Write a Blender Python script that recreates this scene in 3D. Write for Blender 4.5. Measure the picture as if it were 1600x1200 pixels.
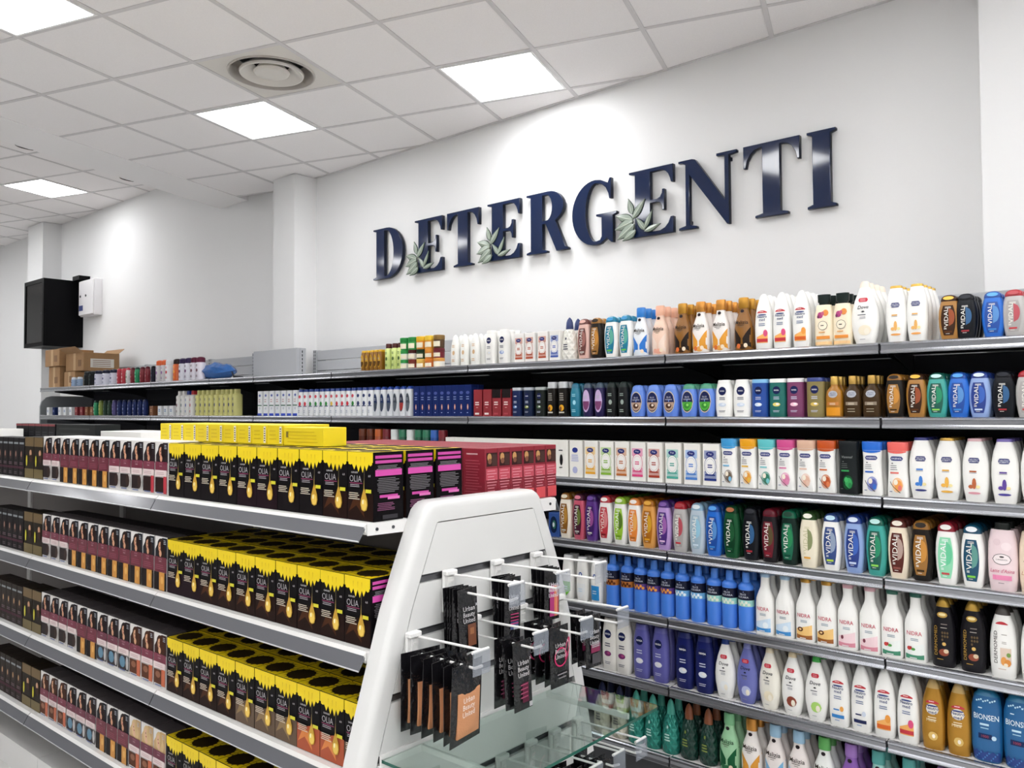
import bpy, math, random
from math import sin, cos, pi, radians
from mathutils import Matrix, Vector

for o in list(bpy.data.objects):
    bpy.data.objects.remove(o, do_unlink=True)
scene = bpy.context.scene
COL = scene.collection
random.seed(7)

# ------------------------------------------------------------------ camera
H = 1.58                                   # eye height of the photographer
YAW, PITCH, ROLL = 41.002, 1.743, -0.288   # degrees
FPX = 1298.5                               # focal length for a 1600 px wide frame
cam_data = bpy.data.cameras.new('camera')
cam_data.sensor_width = 36.0
cam_data.lens = FPX * 36.0 / 1600.0
cam_data.clip_start = 0.05
cam_data.clip_end = 100
cam = bpy.data.objects.new('camera', cam_data)
COL.objects.link(cam)
_y, _p, _r = radians(YAW), radians(PITCH), radians(ROLL)
_fw = Vector((-sin(_y) * cos(_p), cos(_y) * cos(_p), sin(_p)))
_ri = Vector((cos(_y), sin(_y), 0))
_up = _ri.cross(_fw)
_r2 = _ri * cos(_r) + _up * sin(_r)
_u2 = _up * cos(_r) - _ri * sin(_r)
m = Matrix((_r2, _u2, -_fw)).transposed().to_4x4()
m.translation = (0, 0, H)
cam.matrix_world = m
scene.camera = cam

# ------------------------------------------------------------------ world, exposure
world = bpy.data.worlds.new('world')
scene.world = world
world.use_nodes = True
world.node_tree.nodes['Background'].inputs[0].default_value = (1, 1, 1, 1)
world.node_tree.nodes['Background'].inputs[1].default_value = 0.3
scene.view_settings.view_transform = 'Standard'
scene.view_settings.look = 'None'
scene.view_settings.gamma = 1
scene.view_settings.use_curve_mapping = False
scene.view_settings.exposure = 0.09
PANEL_POWER = 17.0                         # emission of the ceiling light panels

# ------------------------------------------------------------------ materials
_mats = {}

def lin(h):
    h = h.lstrip('#')
    c = [int(h[i:i + 2], 16) / 255 for i in (0, 2, 4)]
    return tuple(x / 12.92 if x <= .04045 else ((x + .055) / 1.055) ** 2.4 for x in c) + (1,)

def mat(h, rough=.38, metal=0., kind='plain', spec=.5):
    if kind == 'plain' and metal == 0 and spec == .5 and sum(lin(h)[:3]) < .16: spec = .22 if rough < .4 else .08
    key = (h, rough, metal, kind, spec)
    if key in _mats:
        return _mats[key]
    mt = bpy.data.materials.new('%s_%s' % (kind, h.lstrip('#')))
    mt.use_nodes = True
    nt = mt.node_tree
    b = nt.nodes['Principled BSDF']
    b.inputs['Base Color'].default_value = lin(h)
    b.inputs['Roughness'].default_value = rough
    b.inputs['Metallic'].default_value = metal
    b.inputs['Specular IOR Level'].default_value = spec
    def noise(scale, detail=3):
        tc = nt.nodes.new('ShaderNodeTexCoord')
        n = nt.nodes.new('ShaderNodeTexNoise')
        n.inputs['Scale'].default_value = scale
        n.inputs['Detail'].default_value = detail
        nt.links.new(tc.outputs['Object'], n.inputs['Vector'])
        return n
    def bump(src, strength, dist=.01):
        bp = nt.nodes.new('ShaderNodeBump')
        bp.inputs['Strength'].default_value = strength
        bp.inputs['Distance'].default_value = dist
        nt.links.new(src, bp.inputs['Height'])
        nt.links.new(bp.outputs['Normal'], b.inputs['Normal'])
    def tint(src, lo, hi):
        r = nt.nodes.new('ShaderNodeMapRange')
        r.inputs['To Min'].default_value = lo
        r.inputs['To Max'].default_value = hi
        nt.links.new(src, r.inputs['Value'])
        hs = nt.nodes.new('ShaderNodeHueSaturation')
        hs.inputs['Color'].default_value = lin(h)
        nt.links.new(r.outputs['Result'], hs.inputs['Value'])
        nt.links.new(hs.outputs['Color'], b.inputs['Base Color'])
    if kind == 'wall':
        n = noise(60, 4); bump(n.outputs['Fac'], .06, .004); tint(noise(.9).outputs['Fac'], .97, 1.03)
    elif kind == 'tile':
        n = noise(180, 5); bump(n.outputs['Fac'], .25, .003); tint(n.outputs['Fac'], .94, 1.05)
    elif kind == 'floor':
        tint(noise(3.5, 5).outputs['Fac'], .92, 1.05)
    elif kind == 'brushed':
        n = noise(4, 2)
        mp = nt.nodes.new('ShaderNodeMapping')
        mp.inputs['Scale'].default_value = (.6, 40, 40)
        nt.links.new(n.inputs['Vector'].links[0].from_socket, mp.inputs['Vector'])
        nt.links.new(mp.outputs['Vector'], n.inputs['Vector'])
        tint(n.outputs['Fac'], .93, 1.07)
    elif kind == 'card':
        tint(noise(25, 4).outputs['Fac'], .88, 1.1)
    elif kind == 'perforated':
        tc = nt.nodes.new('ShaderNodeTexCoord')
        v = nt.nodes.new('ShaderNodeTexVoronoi')
        v.inputs['Scale'].default_value = 40
        v.inputs['Randomness'].default_value = 0
        nt.links.new(tc.outputs['Object'], v.inputs['Vector'])
        r = nt.nodes.new('ShaderNodeMath'); r.operation = 'GREATER_THAN'; r.inputs[1].default_value = .17
        nt.links.new(v.outputs['Distance'], r.inputs[0])
        tint(r.outputs[0], .25, 1)
    elif kind == 'diamond':
        tc = nt.nodes.new('ShaderNodeTexCoord')
        sx = nt.nodes.new('ShaderNodeSeparateXYZ'); nt.links.new(tc.outputs['Object'], sx.inputs[0])
        at = nt.nodes.new('ShaderNodeMath'); at.operation = 'ARCTAN2'
        nt.links.new(sx.outputs['X'], at.inputs[0]); nt.links.new(sx.outputs['Y'], at.inputs[1])
        hs = []
        for sg in (1, -1):
            a = nt.nodes.new('ShaderNodeMath'); a.operation = 'MULTIPLY_ADD'
            nt.links.new(at.outputs[0], a.inputs[0]); a.inputs[1].default_value = 7 * sg
            z = nt.nodes.new('ShaderNodeMath'); z.operation = 'MULTIPLY'; z.inputs[1].default_value = 190
            nt.links.new(sx.outputs['Z'], z.inputs[0]); nt.links.new(z.outputs[0], a.inputs[2])
            s = nt.nodes.new('ShaderNodeMath'); s.operation = 'SINE'; nt.links.new(a.outputs[0], s.inputs[0])
            hs.append(s)
        ad = nt.nodes.new('ShaderNodeMath'); ad.operation = 'MAXIMUM'
        nt.links.new(hs[0].outputs[0], ad.inputs[0]); nt.links.new(hs[1].outputs[0], ad.inputs[1])
        bump(ad.outputs[0], .7, .003)
    elif kind == 'foil':
        n = noise(38, 3); bump(n.outputs['Fac'], .6, .012)
    elif kind == 'sponge':
        n = noise(300, 3); bump(n.outputs['Fac'], .5, .004); tint(noise(40, 3).outputs['Fac'], .88, 1.08)
    elif kind == 'glass':
        b.inputs['Transmission Weight'].default_value = 1
        b.inputs['IOR'].default_value = 1.45
    elif kind == 'film':
        b.inputs['Alpha'].default_value = .34
    elif kind == 'emit':
        b.inputs['Emission Color'].default_value = (.985, .99, 1, 1)
        b.inputs['Emission Strength'].default_value = PANEL_POWER
    _mats[key] = mt
    return mt

# ------------------------------------------------------------------ mesh helpers
class MB:
    """collects faces with materials; build() links ONE mesh object"""
    def __init__(self):
        self.v, self.f, self.mi, self.ms, self.smooth = [], [], [], [], False
    def mid(self, mt):
        if mt not in self.ms:
            self.ms.append(mt)
        return self.ms.index(mt)
    def face(self, pts, mt):
        i = len(self.v)
        self.v += [tuple(p) for p in pts]
        self.f.append(list(range(i, i + len(pts))))
        self.mi.append(self.mid(mt))
    def add(self, vs, fs, mt):
        i = len(self.v)
        self.v += [tuple(p) for p in vs]
        k = self.mid(mt)
        for f in fs:
            self.f.append([a + i for a in f]); self.mi.append(k)
    def box(self, x0, x1, y0, y1, z0, z1, mt):
        vs = [(x, y, z) for z in (z0, z1) for x, y in ((x0, y0), (x1, y0), (x1, y1), (x0, y1))]
        self.add(vs, [(0, 3, 2, 1), (4, 5, 6, 7), (0, 1, 5, 4), (1, 2, 6, 5), (2, 3, 7, 6), (3, 0, 4, 7)], mt)
    def cbox(self, x0, x1, y0, y1, z0, z1, c, mt):
        """box with chamfered edges, 24 corners"""
        vs, idx = [], {}
        for ix, x in enumerate((x0, x1)):
            for iy, y in enumerate((y0, y1)):
                for iz, z in enumerate((z0, z1)):
                    sx, sy, sz = (c, -c)[ix], (c, -c)[iy], (c, -c)[iz]
                    for a, p in enumerate(((x, y + sy, z + sz), (x + sx, y, z + sz), (x + sx, y + sy, z))):
                        idx[(ix, iy, iz, a)] = len(vs); vs.append(p)
        fs = []
        I = idx
        for s in (0, 1):
            fs.append([I[s, 0, 0, 0], I[s, 1, 0, 0], I[s, 1, 1, 0], I[s, 0, 1, 0]])
            fs.append([I[0, s, 0, 1], I[1, s, 0, 1], I[1, s, 1, 1], I[0, s, 1, 1]])
            fs.append([I[0, 0, s, 2], I[1, 0, s, 2], I[1, 1, s, 2], I[0, 1, s, 2]])
        for a in (0, 1):
            for b in (0, 1):
                fs.append([I[a, b, 0, 0], I[a, b, 1, 0], I[a, b, 1, 1], I[a, b, 0, 1]])
                fs.append([I[a, 0, b, 0], I[a, 1, b, 0], I[a, 1, b, 2], I[a, 0, b, 2]])
                fs.append([I[0, a, b, 1], I[1, a, b, 1], I[1, a, b, 2], I[0, a, b, 2]])
                for z in (0, 1):
                    fs.append([I[a, b, z, 0], I[a, b, z, 1], I[a, b, z, 2]])
        self.add(vs, fs, mt)
    def extrude(self, prof, axis, a, b, mt, closed=True):
        """profile of 2D points swept along an axis from a to b (convex or mildly concave)"""
        def P(p, t):
            return (t, p[0], p[1]) if axis == 'x' else ((p[0], t, p[1]) if axis == 'y' else (p[0], p[1], t))
        n = len(prof)
        vs = [P(p, a) for p in prof] + [P(p, b) for p in prof]
        fs = [(i, (i + 1) % n, n + (i + 1) % n, n + i) for i in range(n if closed else n - 1)]
        if closed:
            fs += [list(range(n))[::-1], list(range(n, 2 * n))]
        self.add(vs, fs, mt)
    def tube(self, p0, p1, r, mt, n=8):
        p0, p1 = Vector(p0), Vector(p1)
        d = (p1 - p0).normalized()
        a = d.orthogonal().normalized(); b = d.cross(a)
        vs = [p + (a * cos(2 * pi * k / n) + b * sin(2 * pi * k / n)) * r for p in (p0, p1) for k in range(n)]
        fs = [(k, (k + 1) % n, n + (k + 1) % n, n + k) for k in range(n)] + [list(range(n))[::-1], list(range(n, 2 * n))]
        self.add(vs, fs, mt)
    def rings(self, rings, mt, close_top=True, close_bottom=True):
        n = len(rings[0])
        vs = [p for r in rings for p in r]
        fs = []
        for k in range(len(rings) - 1):
            for i in range(n):
                j = (i + 1) % n
                fs.append((k * n + i, k * n + j, (k + 1) * n + j, (k + 1) * n + i))
        if close_bottom: fs.append(list(range(n))[::-1])
        if close_top: fs.append(list(range((len(rings) - 1) * n, len(rings) * n)))
        self.add(vs, fs, mt)
    def lathe(self, prof, mt, n=24, c=(0, 0), close=True):
        self.rings([[(c[0] + r * cos(2 * pi * i / n), c[1] + r * sin(2 * pi * i / n), z) for i in range(n)] for r, z in prof], mt, close, close)
    def mesh(self, name, off=(0, 0, 0)):
        me = bpy.data.meshes.new(name)
        me.from_pydata([(x - off[0], y - off[1], z - off[2]) for x, y, z in self.v], [], self.f)
        for mt in self.ms: me.materials.append(mt)
        me.polygons.foreach_set('material_index', self.mi)
        if self.smooth:
            me.polygons.foreach_set('use_smooth', [True] * len(self.f))
            me.set_sharp_from_angle(angle=radians(40))
        me.update()
        return me
    def build(self, name, parent=None, off=None, smooth=None):
        if smooth is not None: self.smooth = smooth
        if off is None:
            off = parent.get('_o', (0, 0, 0)) if parent else (0, 0, 0)
        return link(name, self.mesh(name, off), parent)

def link(name, me, parent=None, loc=(0, 0, 0), rz=0):
    o = bpy.data.objects.new(name, me)
    COL.objects.link(o)
    o.location = loc
    o.rotation_euler = (0, 0, rz)
    if parent: o.parent = parent
    return o

def tag(o, label, cat, group=None):
    o['label'] = label; o['category'] = cat
    if group: o['group'] = group
    return o

def struct(o):
    o['kind'] = 'structure'
    return o

OFFS = {}
def empty(name, loc=(0, 0, 0), rz=0):
    o = bpy.data.objects.new(name, None)
    COL.objects.link(o)
    o.empty_display_size = .05
    o.location = loc
    o.rotation_euler = (0, 0, rz)
    return o

def builds(mb, name, parent, off=(0, 0, 0), smooth=False):
    mb.smooth = smooth
    return link(name, mb.mesh(name, off), parent)

ORD = ['', 'first', 'second', 'third', 'fourth', 'fifth', 'sixth', 'seventh', 'eighth', 'ninth', 'tenth', 'eleventh', 'twelfth', 'thirteenth', 'fourteenth', 'fifteenth', 'sixteenth']
def pos_word(i, n):
    if n == 1: return ''
    if i == 0: return 'leftmost'
    if i == n - 1: return 'rightmost'
    if i < 8 or n - i > 8 : return ORD[i + 1] + ' from left'
    return ORD[n - i] + ' from right'

# text outlines (built-in font), cached, scaled to cap height 1 and centred
_txt = {}
def text_geo(t, shear=0., fat=0.):
    k = (t, shear, fat)
    if k in _txt: return _txt[k]
    cu = bpy.data.curves.new('t', 'FONT')
    cu.body = t; cu.resolution_u = 2; cu.shear = shear; cu.offset = fat
    ob = bpy.data.objects.new('t', cu)
    COL.objects.link(ob)
    dg = bpy.context.evaluated_depsgraph_get()
    me = bpy.data.meshes.new_from_object(ob.evaluated_get(dg))
    vs = [(v.co.x, v.co.y) for v in me.vertices]
    fs = [list(p.vertices) for p in me.polygons]
    bpy.data.objects.remove(ob); bpy.data.curves.remove(cu); bpy.data.meshes.remove(me)
    x0, x1 = min(v[0] for v in vs), max(v[0] for v in vs)
    y0, y1 = min(v[1] for v in vs), max(v[1] for v in vs)
    vs = [((x - (x0 + x1) / 2) / (y1 - y0), (y - (y0 + y1) / 2) / (y1 - y0)) for x, y in vs]
    _txt[k] = (vs, fs, (x1 - x0) / (y1 - y0))
    return _txt[k]

# ------------------------------------------------------------------ printing on a product front
class Print:
    """flat print laid on a product's front; x in half widths (-1..1), z in heights (0..1)"""
    def __init__(self, hw, h, surf, rough=.35):
        self.m = MB(); self.hw = hw; self.h = h; self.surf = surf; self.lay = 0; self.rough = rough
    def P(self, x, z):
        return (x, -self.surf(x, z) - .0007 - .00022 * self.lay, z)
    def strips(self, x0, x1, zlo, zhi, col, n=6):
        self.lay += 1
        mt = mat(col, self.rough)
        xs = [x0 + (x1 - x0) * i / n for i in range(n + 1)]
        vs = [self.P(x, zlo(x)) for x in xs] + [self.P(x, zhi(x)) for x in xs]
        self.m.add(vs, [(i, i + 1, n + 2 + i, n + 1 + i) for i in range(n)], mt)
    def rect(self, cx, cz, w, hh, col):
        hw, h = self.hw, self.h
        self.strips((cx - w) * hw, (cx + w) * hw, lambda x: (cz - hh) * h, lambda x: (cz + hh) * h, col, 6 if w > .3 else 2)
    def ell(self, cx, cz, w, hh, col, n=10, p=2.):
        hw, h = self.hw, self.h
        f = lambda x: hh * h * max(0, 1 - abs((x / hw - cx) / w) ** p) ** (1 / p)
        self.strips((cx - w) * hw, (cx + w) * hw, lambda x: cz * h - f(x), lambda x: cz * h + f(x), col, n)
    def zstrips(self, z0, z1, xl, xr, col, n=8, c=4):
        self.lay += 1
        vs = []
        for k in range(n + 1):
            z = (z0 + (z1 - z0) * k / n)
            a, b = xl(z) * self.hw, xr(z) * self.hw
            vs += [self.P(a + (b - a) * q / c, z * self.h) for q in range(c + 1)]
        self.m.add(vs, [(k * (c + 1) + q, k * (c + 1) + q + 1, (k + 1) * (c + 1) + q + 1, (k + 1) * (c + 1) + q) for k in range(n) for q in range(c)], mat(col, self.rough))
    def wrap(self, z0, z1, col, k=1.012):
        self.lay += 1
        r = self.hw * k
        n = 26
        vs = [(r * cos(2 * pi * q / n), r * sin(2 * pi * q / n) * self.ratio, z * self.h) for z in (z0, z1) for q in range(n)]
        self.m.add(vs, [(q, (q + 1) % n, n + (q + 1) % n, n + q) for q in range(n)], mat(col, self.rough))
    ratio = 1.
    def poly(self, pts, col):
        self.lay += 1
        self.m.face([self.P(x * self.hw, z * self.h) for x, z in pts], mat(col, self.rough))
    def text(self, t, cx, cz, size, col, maxw=None, rot=0, shear=0., fat=0., sx=1.):
        """size = cap height in heights; maxw = widest extent, in half widths (or heights when turned)"""
        vs, fs, asp = text_geo(t, shear, fat)
        s = size * self.h
        kx = sx
        if maxw:
            lim = maxw * (self.h if rot else self.hw * 2)
            kx = min(kx, lim / (asp * s)) if not sx == 0 else lim / (asp * s)
        self.lay += 1
        c, sn = cos(radians(rot)), sin(radians(rot))
        out = []
        for x, y in vs:
            X, Y = x * s * kx, y * s
            X, Y = X * c - Y * sn, X * sn + Y * c
            out.append(self.P(cx * self.hw + X, cz * self.h + Y))
        self.m.add(out, fs, mat(col, self.rough))
    def lines(self, cx, cz, w, n, dz, col, t=.006, seed=1):
        r = random.Random(seed * 31 + n)
        for k in range(n):
            ww = w * r.uniform(.6, 1)
            self.rect(cx - (w - ww) * .5, cz - k * dz, ww, t, col)
            self.lay -= 1
        self.lay += 1

# ------------------------------------------------------------------ product kinds
# name: (object name, category, height, width, depth, exponent, body profile, cap profile)
B_OVAL = [(0, .66, .75), (.015, .74, .85), (.12, .84, .95), (.3, .95, 1), (.48, 1, 1), (.66, .95, 1), (.8, .82, .92), (.855, .74, .84)]
C_OVAL = [(.855, .77, .88), (.89, .77, .88), (.94, .70, .8), (.98, .5, .6), (1, .22, .3)]
B_BULLET = [(0, .82, .85), (.015, .9, .95), (.2, .98, 1), (.4, 1, 1), (.58, .94, .95), (.72, .82, .85), (.83, .64, .72), (.86, .58, .66)]
C_BULLET = [(.86, .585, .67), (.92, .47, .58), (.97, .33, .42), (1, .16, .22)]
B_DOVE = [(0, .58, .7), (.015, .66, .8), (.12, .82, .95), (.28, .97, 1), (.4, 1, 1), (.55, .92, .95), (.7, .72, .82), (.84, .46, .6), (.9, .36, .5)]
C_DOVE = [(.9, .37, .52), (.96, .32, .45), (.99, .26, .36), (1, .18, .25)]
B_MAL = [(0, .84, .85), (.015, .92, .95), (.2, 1, 1), (.42, .98, 1), (.55, .86, .9), (.65, .66, .72), (.73, .5, .56), (.8, .46, .52)]
C_MAL = [(.8, .52, .58), (.81, .54, .6), (.97, .54, .6), (1, .48, .54)]
B_MILK = [(0, .92, .92), (.015, .99, .99), (.08, 1, 1), (.5, 1, 1), (.58, .95, .95), (.68, .72, .76), (.76, .52, .58), (.84, .46, .5), (.93, .46, .5)]
C_MILK = [(.93, .5, .54), (.94, .52, .56), (.985, .52, .56), (1, .47, .5)]
B_DOME = [(0, .9, .9), (.01, .97, .97), (.03, 1, 1), (.70, 1, 1), (.71, .965, .965), (.722, 1, 1), (.755, .985, .985), (.785, .88, .88), (.81, .70, .70), (.825, .52, .52)]
C_DOME = [(.825, .5, .5), (.9, .5, .5), (.975, .48, .48), (1, .43, .43)]
B_FLAT = [(0, .78, .85), (.015, .86, .95), (.2, .97, 1), (.45, 1, 1), (.7, .95, 1), (.87, .8, .92), (.9, .75, .88)]
C_FLAT = [(.9, .74, .86), (.91, .75, .87), (.985, .7, .83), (1, .64, .78)]
B_WAIST = [(0, .93, .92), (.012, 1, 1), (.2, .98, 1), (.45, .9, .95), (.65, .87, .93), (.83, .94, .97), (.84, .94, .97)]
C_WAIST = [(.84, .96, 1), (.9, .98, 1), (.985, 1, 1), (1, .95, .95)]
B_ROUND = [(0, .72, .8), (.02, .82, .92), (.25, .97, 1), (.5, 1, 1), (.72, .9, .95), (.84, .74, .85)]
C_ROUND = [(.84, .74, .86), (.93, .68, .78), (.98, .5, .6), (1, .28, .35)]
B_BION = [(0, .78, .8), (.015, .86, .9), (.2, .98, 1), (.5, 1, 1), (.75, .96, .97), (.9, .8, .82), (.97, .55, .6), (1, .35, .4)]
B_PINE = [(0, .8, .8), (.02, .92, .92), (.15, 1, 1), (.35, .97, .97), (.55, .8, .8), (.68, .6, .6), (.72, .5, .5)]
C_PINE = [(.72, .46, .46), (.76, .46, .46), (.88, .4, .4), (.95, .27, .27), (.99, .1, .1), (1, .04, .04)]
B_OIL = [(0, .88, .88), (.02, .97, .97), (.1, 1, 1), (.5, 1, 1), (.64, .9, .9), (.72, .6, .6), (.76, .45, .5), (.8, .42, .48)]
C_OIL = [(.8, .46, .52), (.99, .46, .52), (1, .42, .48)]
B_CAN = [(0, .94, .94), (.01, 1, 1), (.72, 1, 1), (.76, .86, .86)]
C_CAN = [(.76, .9, .9), (.94, .88, .88), (.98, .7, .7), (1, .4, .4)]
B_TUBE = [(0, .9, .9), (.01, .95, .95), (.15, 1, 1), (.9, 1, 1)]
C_TUBE = [(.9, .98, .95), (.985, .98, .95), (1, .92, .9)]

K = {}
def kind(name, oname, cat, h, w, d, n, body, cap, back=None):
    K[name] = dict(oname=oname, cat=cat, h=h, w=w, d=d, n=n, body=body, cap=cap)
kind('vidal', 'bath_foam_bottle', 'bottle', .206, .071, .042, 3.2, B_OVAL, C_OVAL)
kind('vidal_a', 'bath_foam_bottle', 'bottle', .186, .071, .042, 3.2, B_OVAL, C_OVAL)
kind('vidal_b', 'shower_gel_bottle', 'bottle', .152, .068, .04, 3.2, B_OVAL, C_OVAL)
kind('neutro', 'bath_foam_bottle', 'bottle', .235, .073, .045, 2.6, B_BULLET, C_BULLET)
kind('neutro_s', 'bath_foam_bottle', 'bottle', .218, .07, .045, 2.6, B_BULLET, C_BULLET)
kind('bullet_s', 'bath_foam_bottle', 'bottle', .163, .056, .036, 2.5, B_BULLET, C_BULLET)
kind('dove', 'body_wash_bottle', 'bottle', .235, .086, .048, 2.4, B_DOVE, C_DOVE)
kind('dove_s', 'body_wash_bottle', 'bottle', .228, .1, .052, 2.4, B_DOVE, C_DOVE)
kind('malizia', 'bath_foam_bottle', 'bottle', .228, .083, .055, 2.3, B_MAL, C_MAL)
kind('malizia_s', 'bath_foam_bottle', 'bottle', .212, .077, .05, 2.3, B_MAL, C_MAL)
kind('milk', 'bath_milk_bottle', 'bottle', .234, .073, .05, 2.5, B_MILK, C_MILK)
kind('dome', 'bath_foam_bottle', 'bottle', .226, .062, .058, 2.0, B_DOME, C_DOME)
B_ROB = [(0, .70, .8), (.012, .76, .88), (.2, .92, 1), (.42, 1, 1), (.62, .97, 1), (.8, .82, .92), (.93, .62, .76), (.955, .57, .7)]
C_ROB = [(.955, .58, .71), (.985, .57, .7), (1, .52, .64)]
kind('roberts', 'bath_foam_bottle', 'bottle', .208, .080, .046, 2.8, B_ROB, C_ROB)
kind('roberts_s', 'bath_foam_bottle', 'bottle', .2, .07, .044, 2.8, B_ROB, C_ROB)
kind('dermo', 'bath_foam_bottle', 'bottle', .232, .077, .05, 2.4, B_BULLET, C_BULLET)
kind('nivea6', 'body_wash_bottle', 'bottle', .229, .08, .048, 2.5, B_FLAT, C_FLAT)
kind('nivea_s', 'shower_gel_bottle', 'bottle', .148, .074, .042, 2.5, B_FLAT, C_FLAT)
kind('nivea_c', 'shower_gel_bottle', 'bottle', .147, .066, .042, 2.7, B_TUBE, C_TUBE)
kind('roundtop', 'body_wash_bottle', 'bottle', .17, .068, .042, 2.8, B_FLAT, C_FLAT)
kind('roundtop_s', 'shower_gel_bottle', 'bottle', .154, .056, .038, 2.5, B_ROUND, C_ROUND)
kind('peri', 'shower_gel_bottle', 'bottle', .137, .077, .042, 2.4, B_ROUND, C_ROUND)
kind('oil', 'bath_oil_bottle', 'bottle', .15, .062, .04, 2.8, B_OIL, C_OIL)
kind('lotion', 'lotion_bottle', 'bottle', .191, .071, .04, 3.2, B_WAIST, C_WAIST)
kind('blossom', 'bath_foam_bottle', 'bottle', .218, .087, .05, 2.6, B_FLAT, [(.9, .5, .6), (.91, .52, .62), (.985, .5, .6), (1, .44, .54)])
kind('flowercap', 'bath_foam_bottle', 'bottle', .193, .07, .045, 2.6, [(0, .84, .86), (.02, .93, .96), (.2, 1, 1), (.6, .97, 1), (.76, .8, .88), (.8, .72, .8)], [(.8, .5, .6), (.84, .52, .62), (.86, .64, .72), (1, .66, .74)])
kind('bion', 'bath_foam_bottle', 'bottle', .235, .092, .055, 2.4, [(z, a, b) for z, a, b in B_BION[:6]] , [(.9, .79, .81), (.97, .55, .6), (1, .3, .35)])
kind('pinecone', 'bath_foam_bottle', 'bottle', .222, .08, .06, 2.0, B_PINE, C_PINE)
kind('pinecone_s', 'bath_foam_bottle', 'bottle', .2, .085, .06, 2.0, B_PINE, C_PINE)
kind('amberflat', 'shampoo_bottle', 'bottle', .118, .036, .06, 3, B_FLAT, C_FLAT)
kind('tallround', 'shampoo_bottle', 'bottle', .147, .046, .044, 2, [(0, .93, .93), (.015, 1, 1), (.78, 1, 1), (.82, .8, .8)], [(.82, .8, .8), (.98, .78, .78), (1, .7, .7)])
kind('curvebottle', 'shampoo_bottle', 'bottle', .166, .046, .046, 2.6, B_FLAT, C_FLAT)
kind('ovalshampoo', 'shampoo_bottle', 'bottle', .166, .05, .046, 2.6, B_FLAT, C_ROUND and [(.9, .74, .86), (.95, .66, .78), (1, .4, .5)])
kind('tube', 'shower_gel_tube', 'tube', .14, .056, .036, 3, B_TUBE, C_TUBE)
kind('flatcap', 'shower_gel_bottle', 'bottle', .162, .05, .036, 3.2, [(0, .92, .92), (.015, 1, 1), (.76, 1, 1), (.82, .9, .95)], [(.82, .86, .9), (.985, .86, .9), (1, .8, .85)])
kind('spraywhite', 'deodorant_bottle', 'bottle', .2, .062, .042, 2.5, B_FLAT, C_FLAT)
kind('capjar', 'conditioner_jar', 'jar', .203, .05, .05, 2, [(0, .9, .9), (.02, 1, 1), (.76, 1, 1), (.8, .92, .92)], [(.8, 1, 1), (.97, 1, 1), (1, .94, .94)])
kind('canround', 'deodorant_can', 'can', .13, .07, .07, 2, B_CAN, C_CAN)
kind('cantall', 'spray_can', 'can', .17, .07, .07, 2, B_CAN, C_CAN)
kind('vial', 'deodorant_can', 'can', .085, .05, .05, 2, B_CAN, C_CAN)
kind('smallshower', 'shower_gel_bottle', 'bottle', .13, .052, .04, 2.5, B_OVAL, C_OVAL)
kind('tallwhite', 'mouthwash_bottle', 'bottle', .185, .046, .07, 3, [(0, .94, .94), (.02, 1, 1), (.78, 1, 1), (.84, .6, .6)], [(.84, .62, .62), (.99, .6, .6), (1, .5, .5)])
for nm, h, w, d in (('carton_s', .142, .062, .05), ('carton_t', .163, .047, .045), ('carton_r', .135, .056, .045), ('carton_p', .168, .073, .05), ('smallbox', .11, .06, .05), ('pillbox', .075, .055, .06)):
    kind(nm, 'soap_carton' if nm != 'pillbox' else 'medicine_carton', 'carton', h, w, d, 0, None, None)

WHITE, BLACK, NAVY = '#f3f2ee', '#15151a', '#1b2350'
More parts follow.
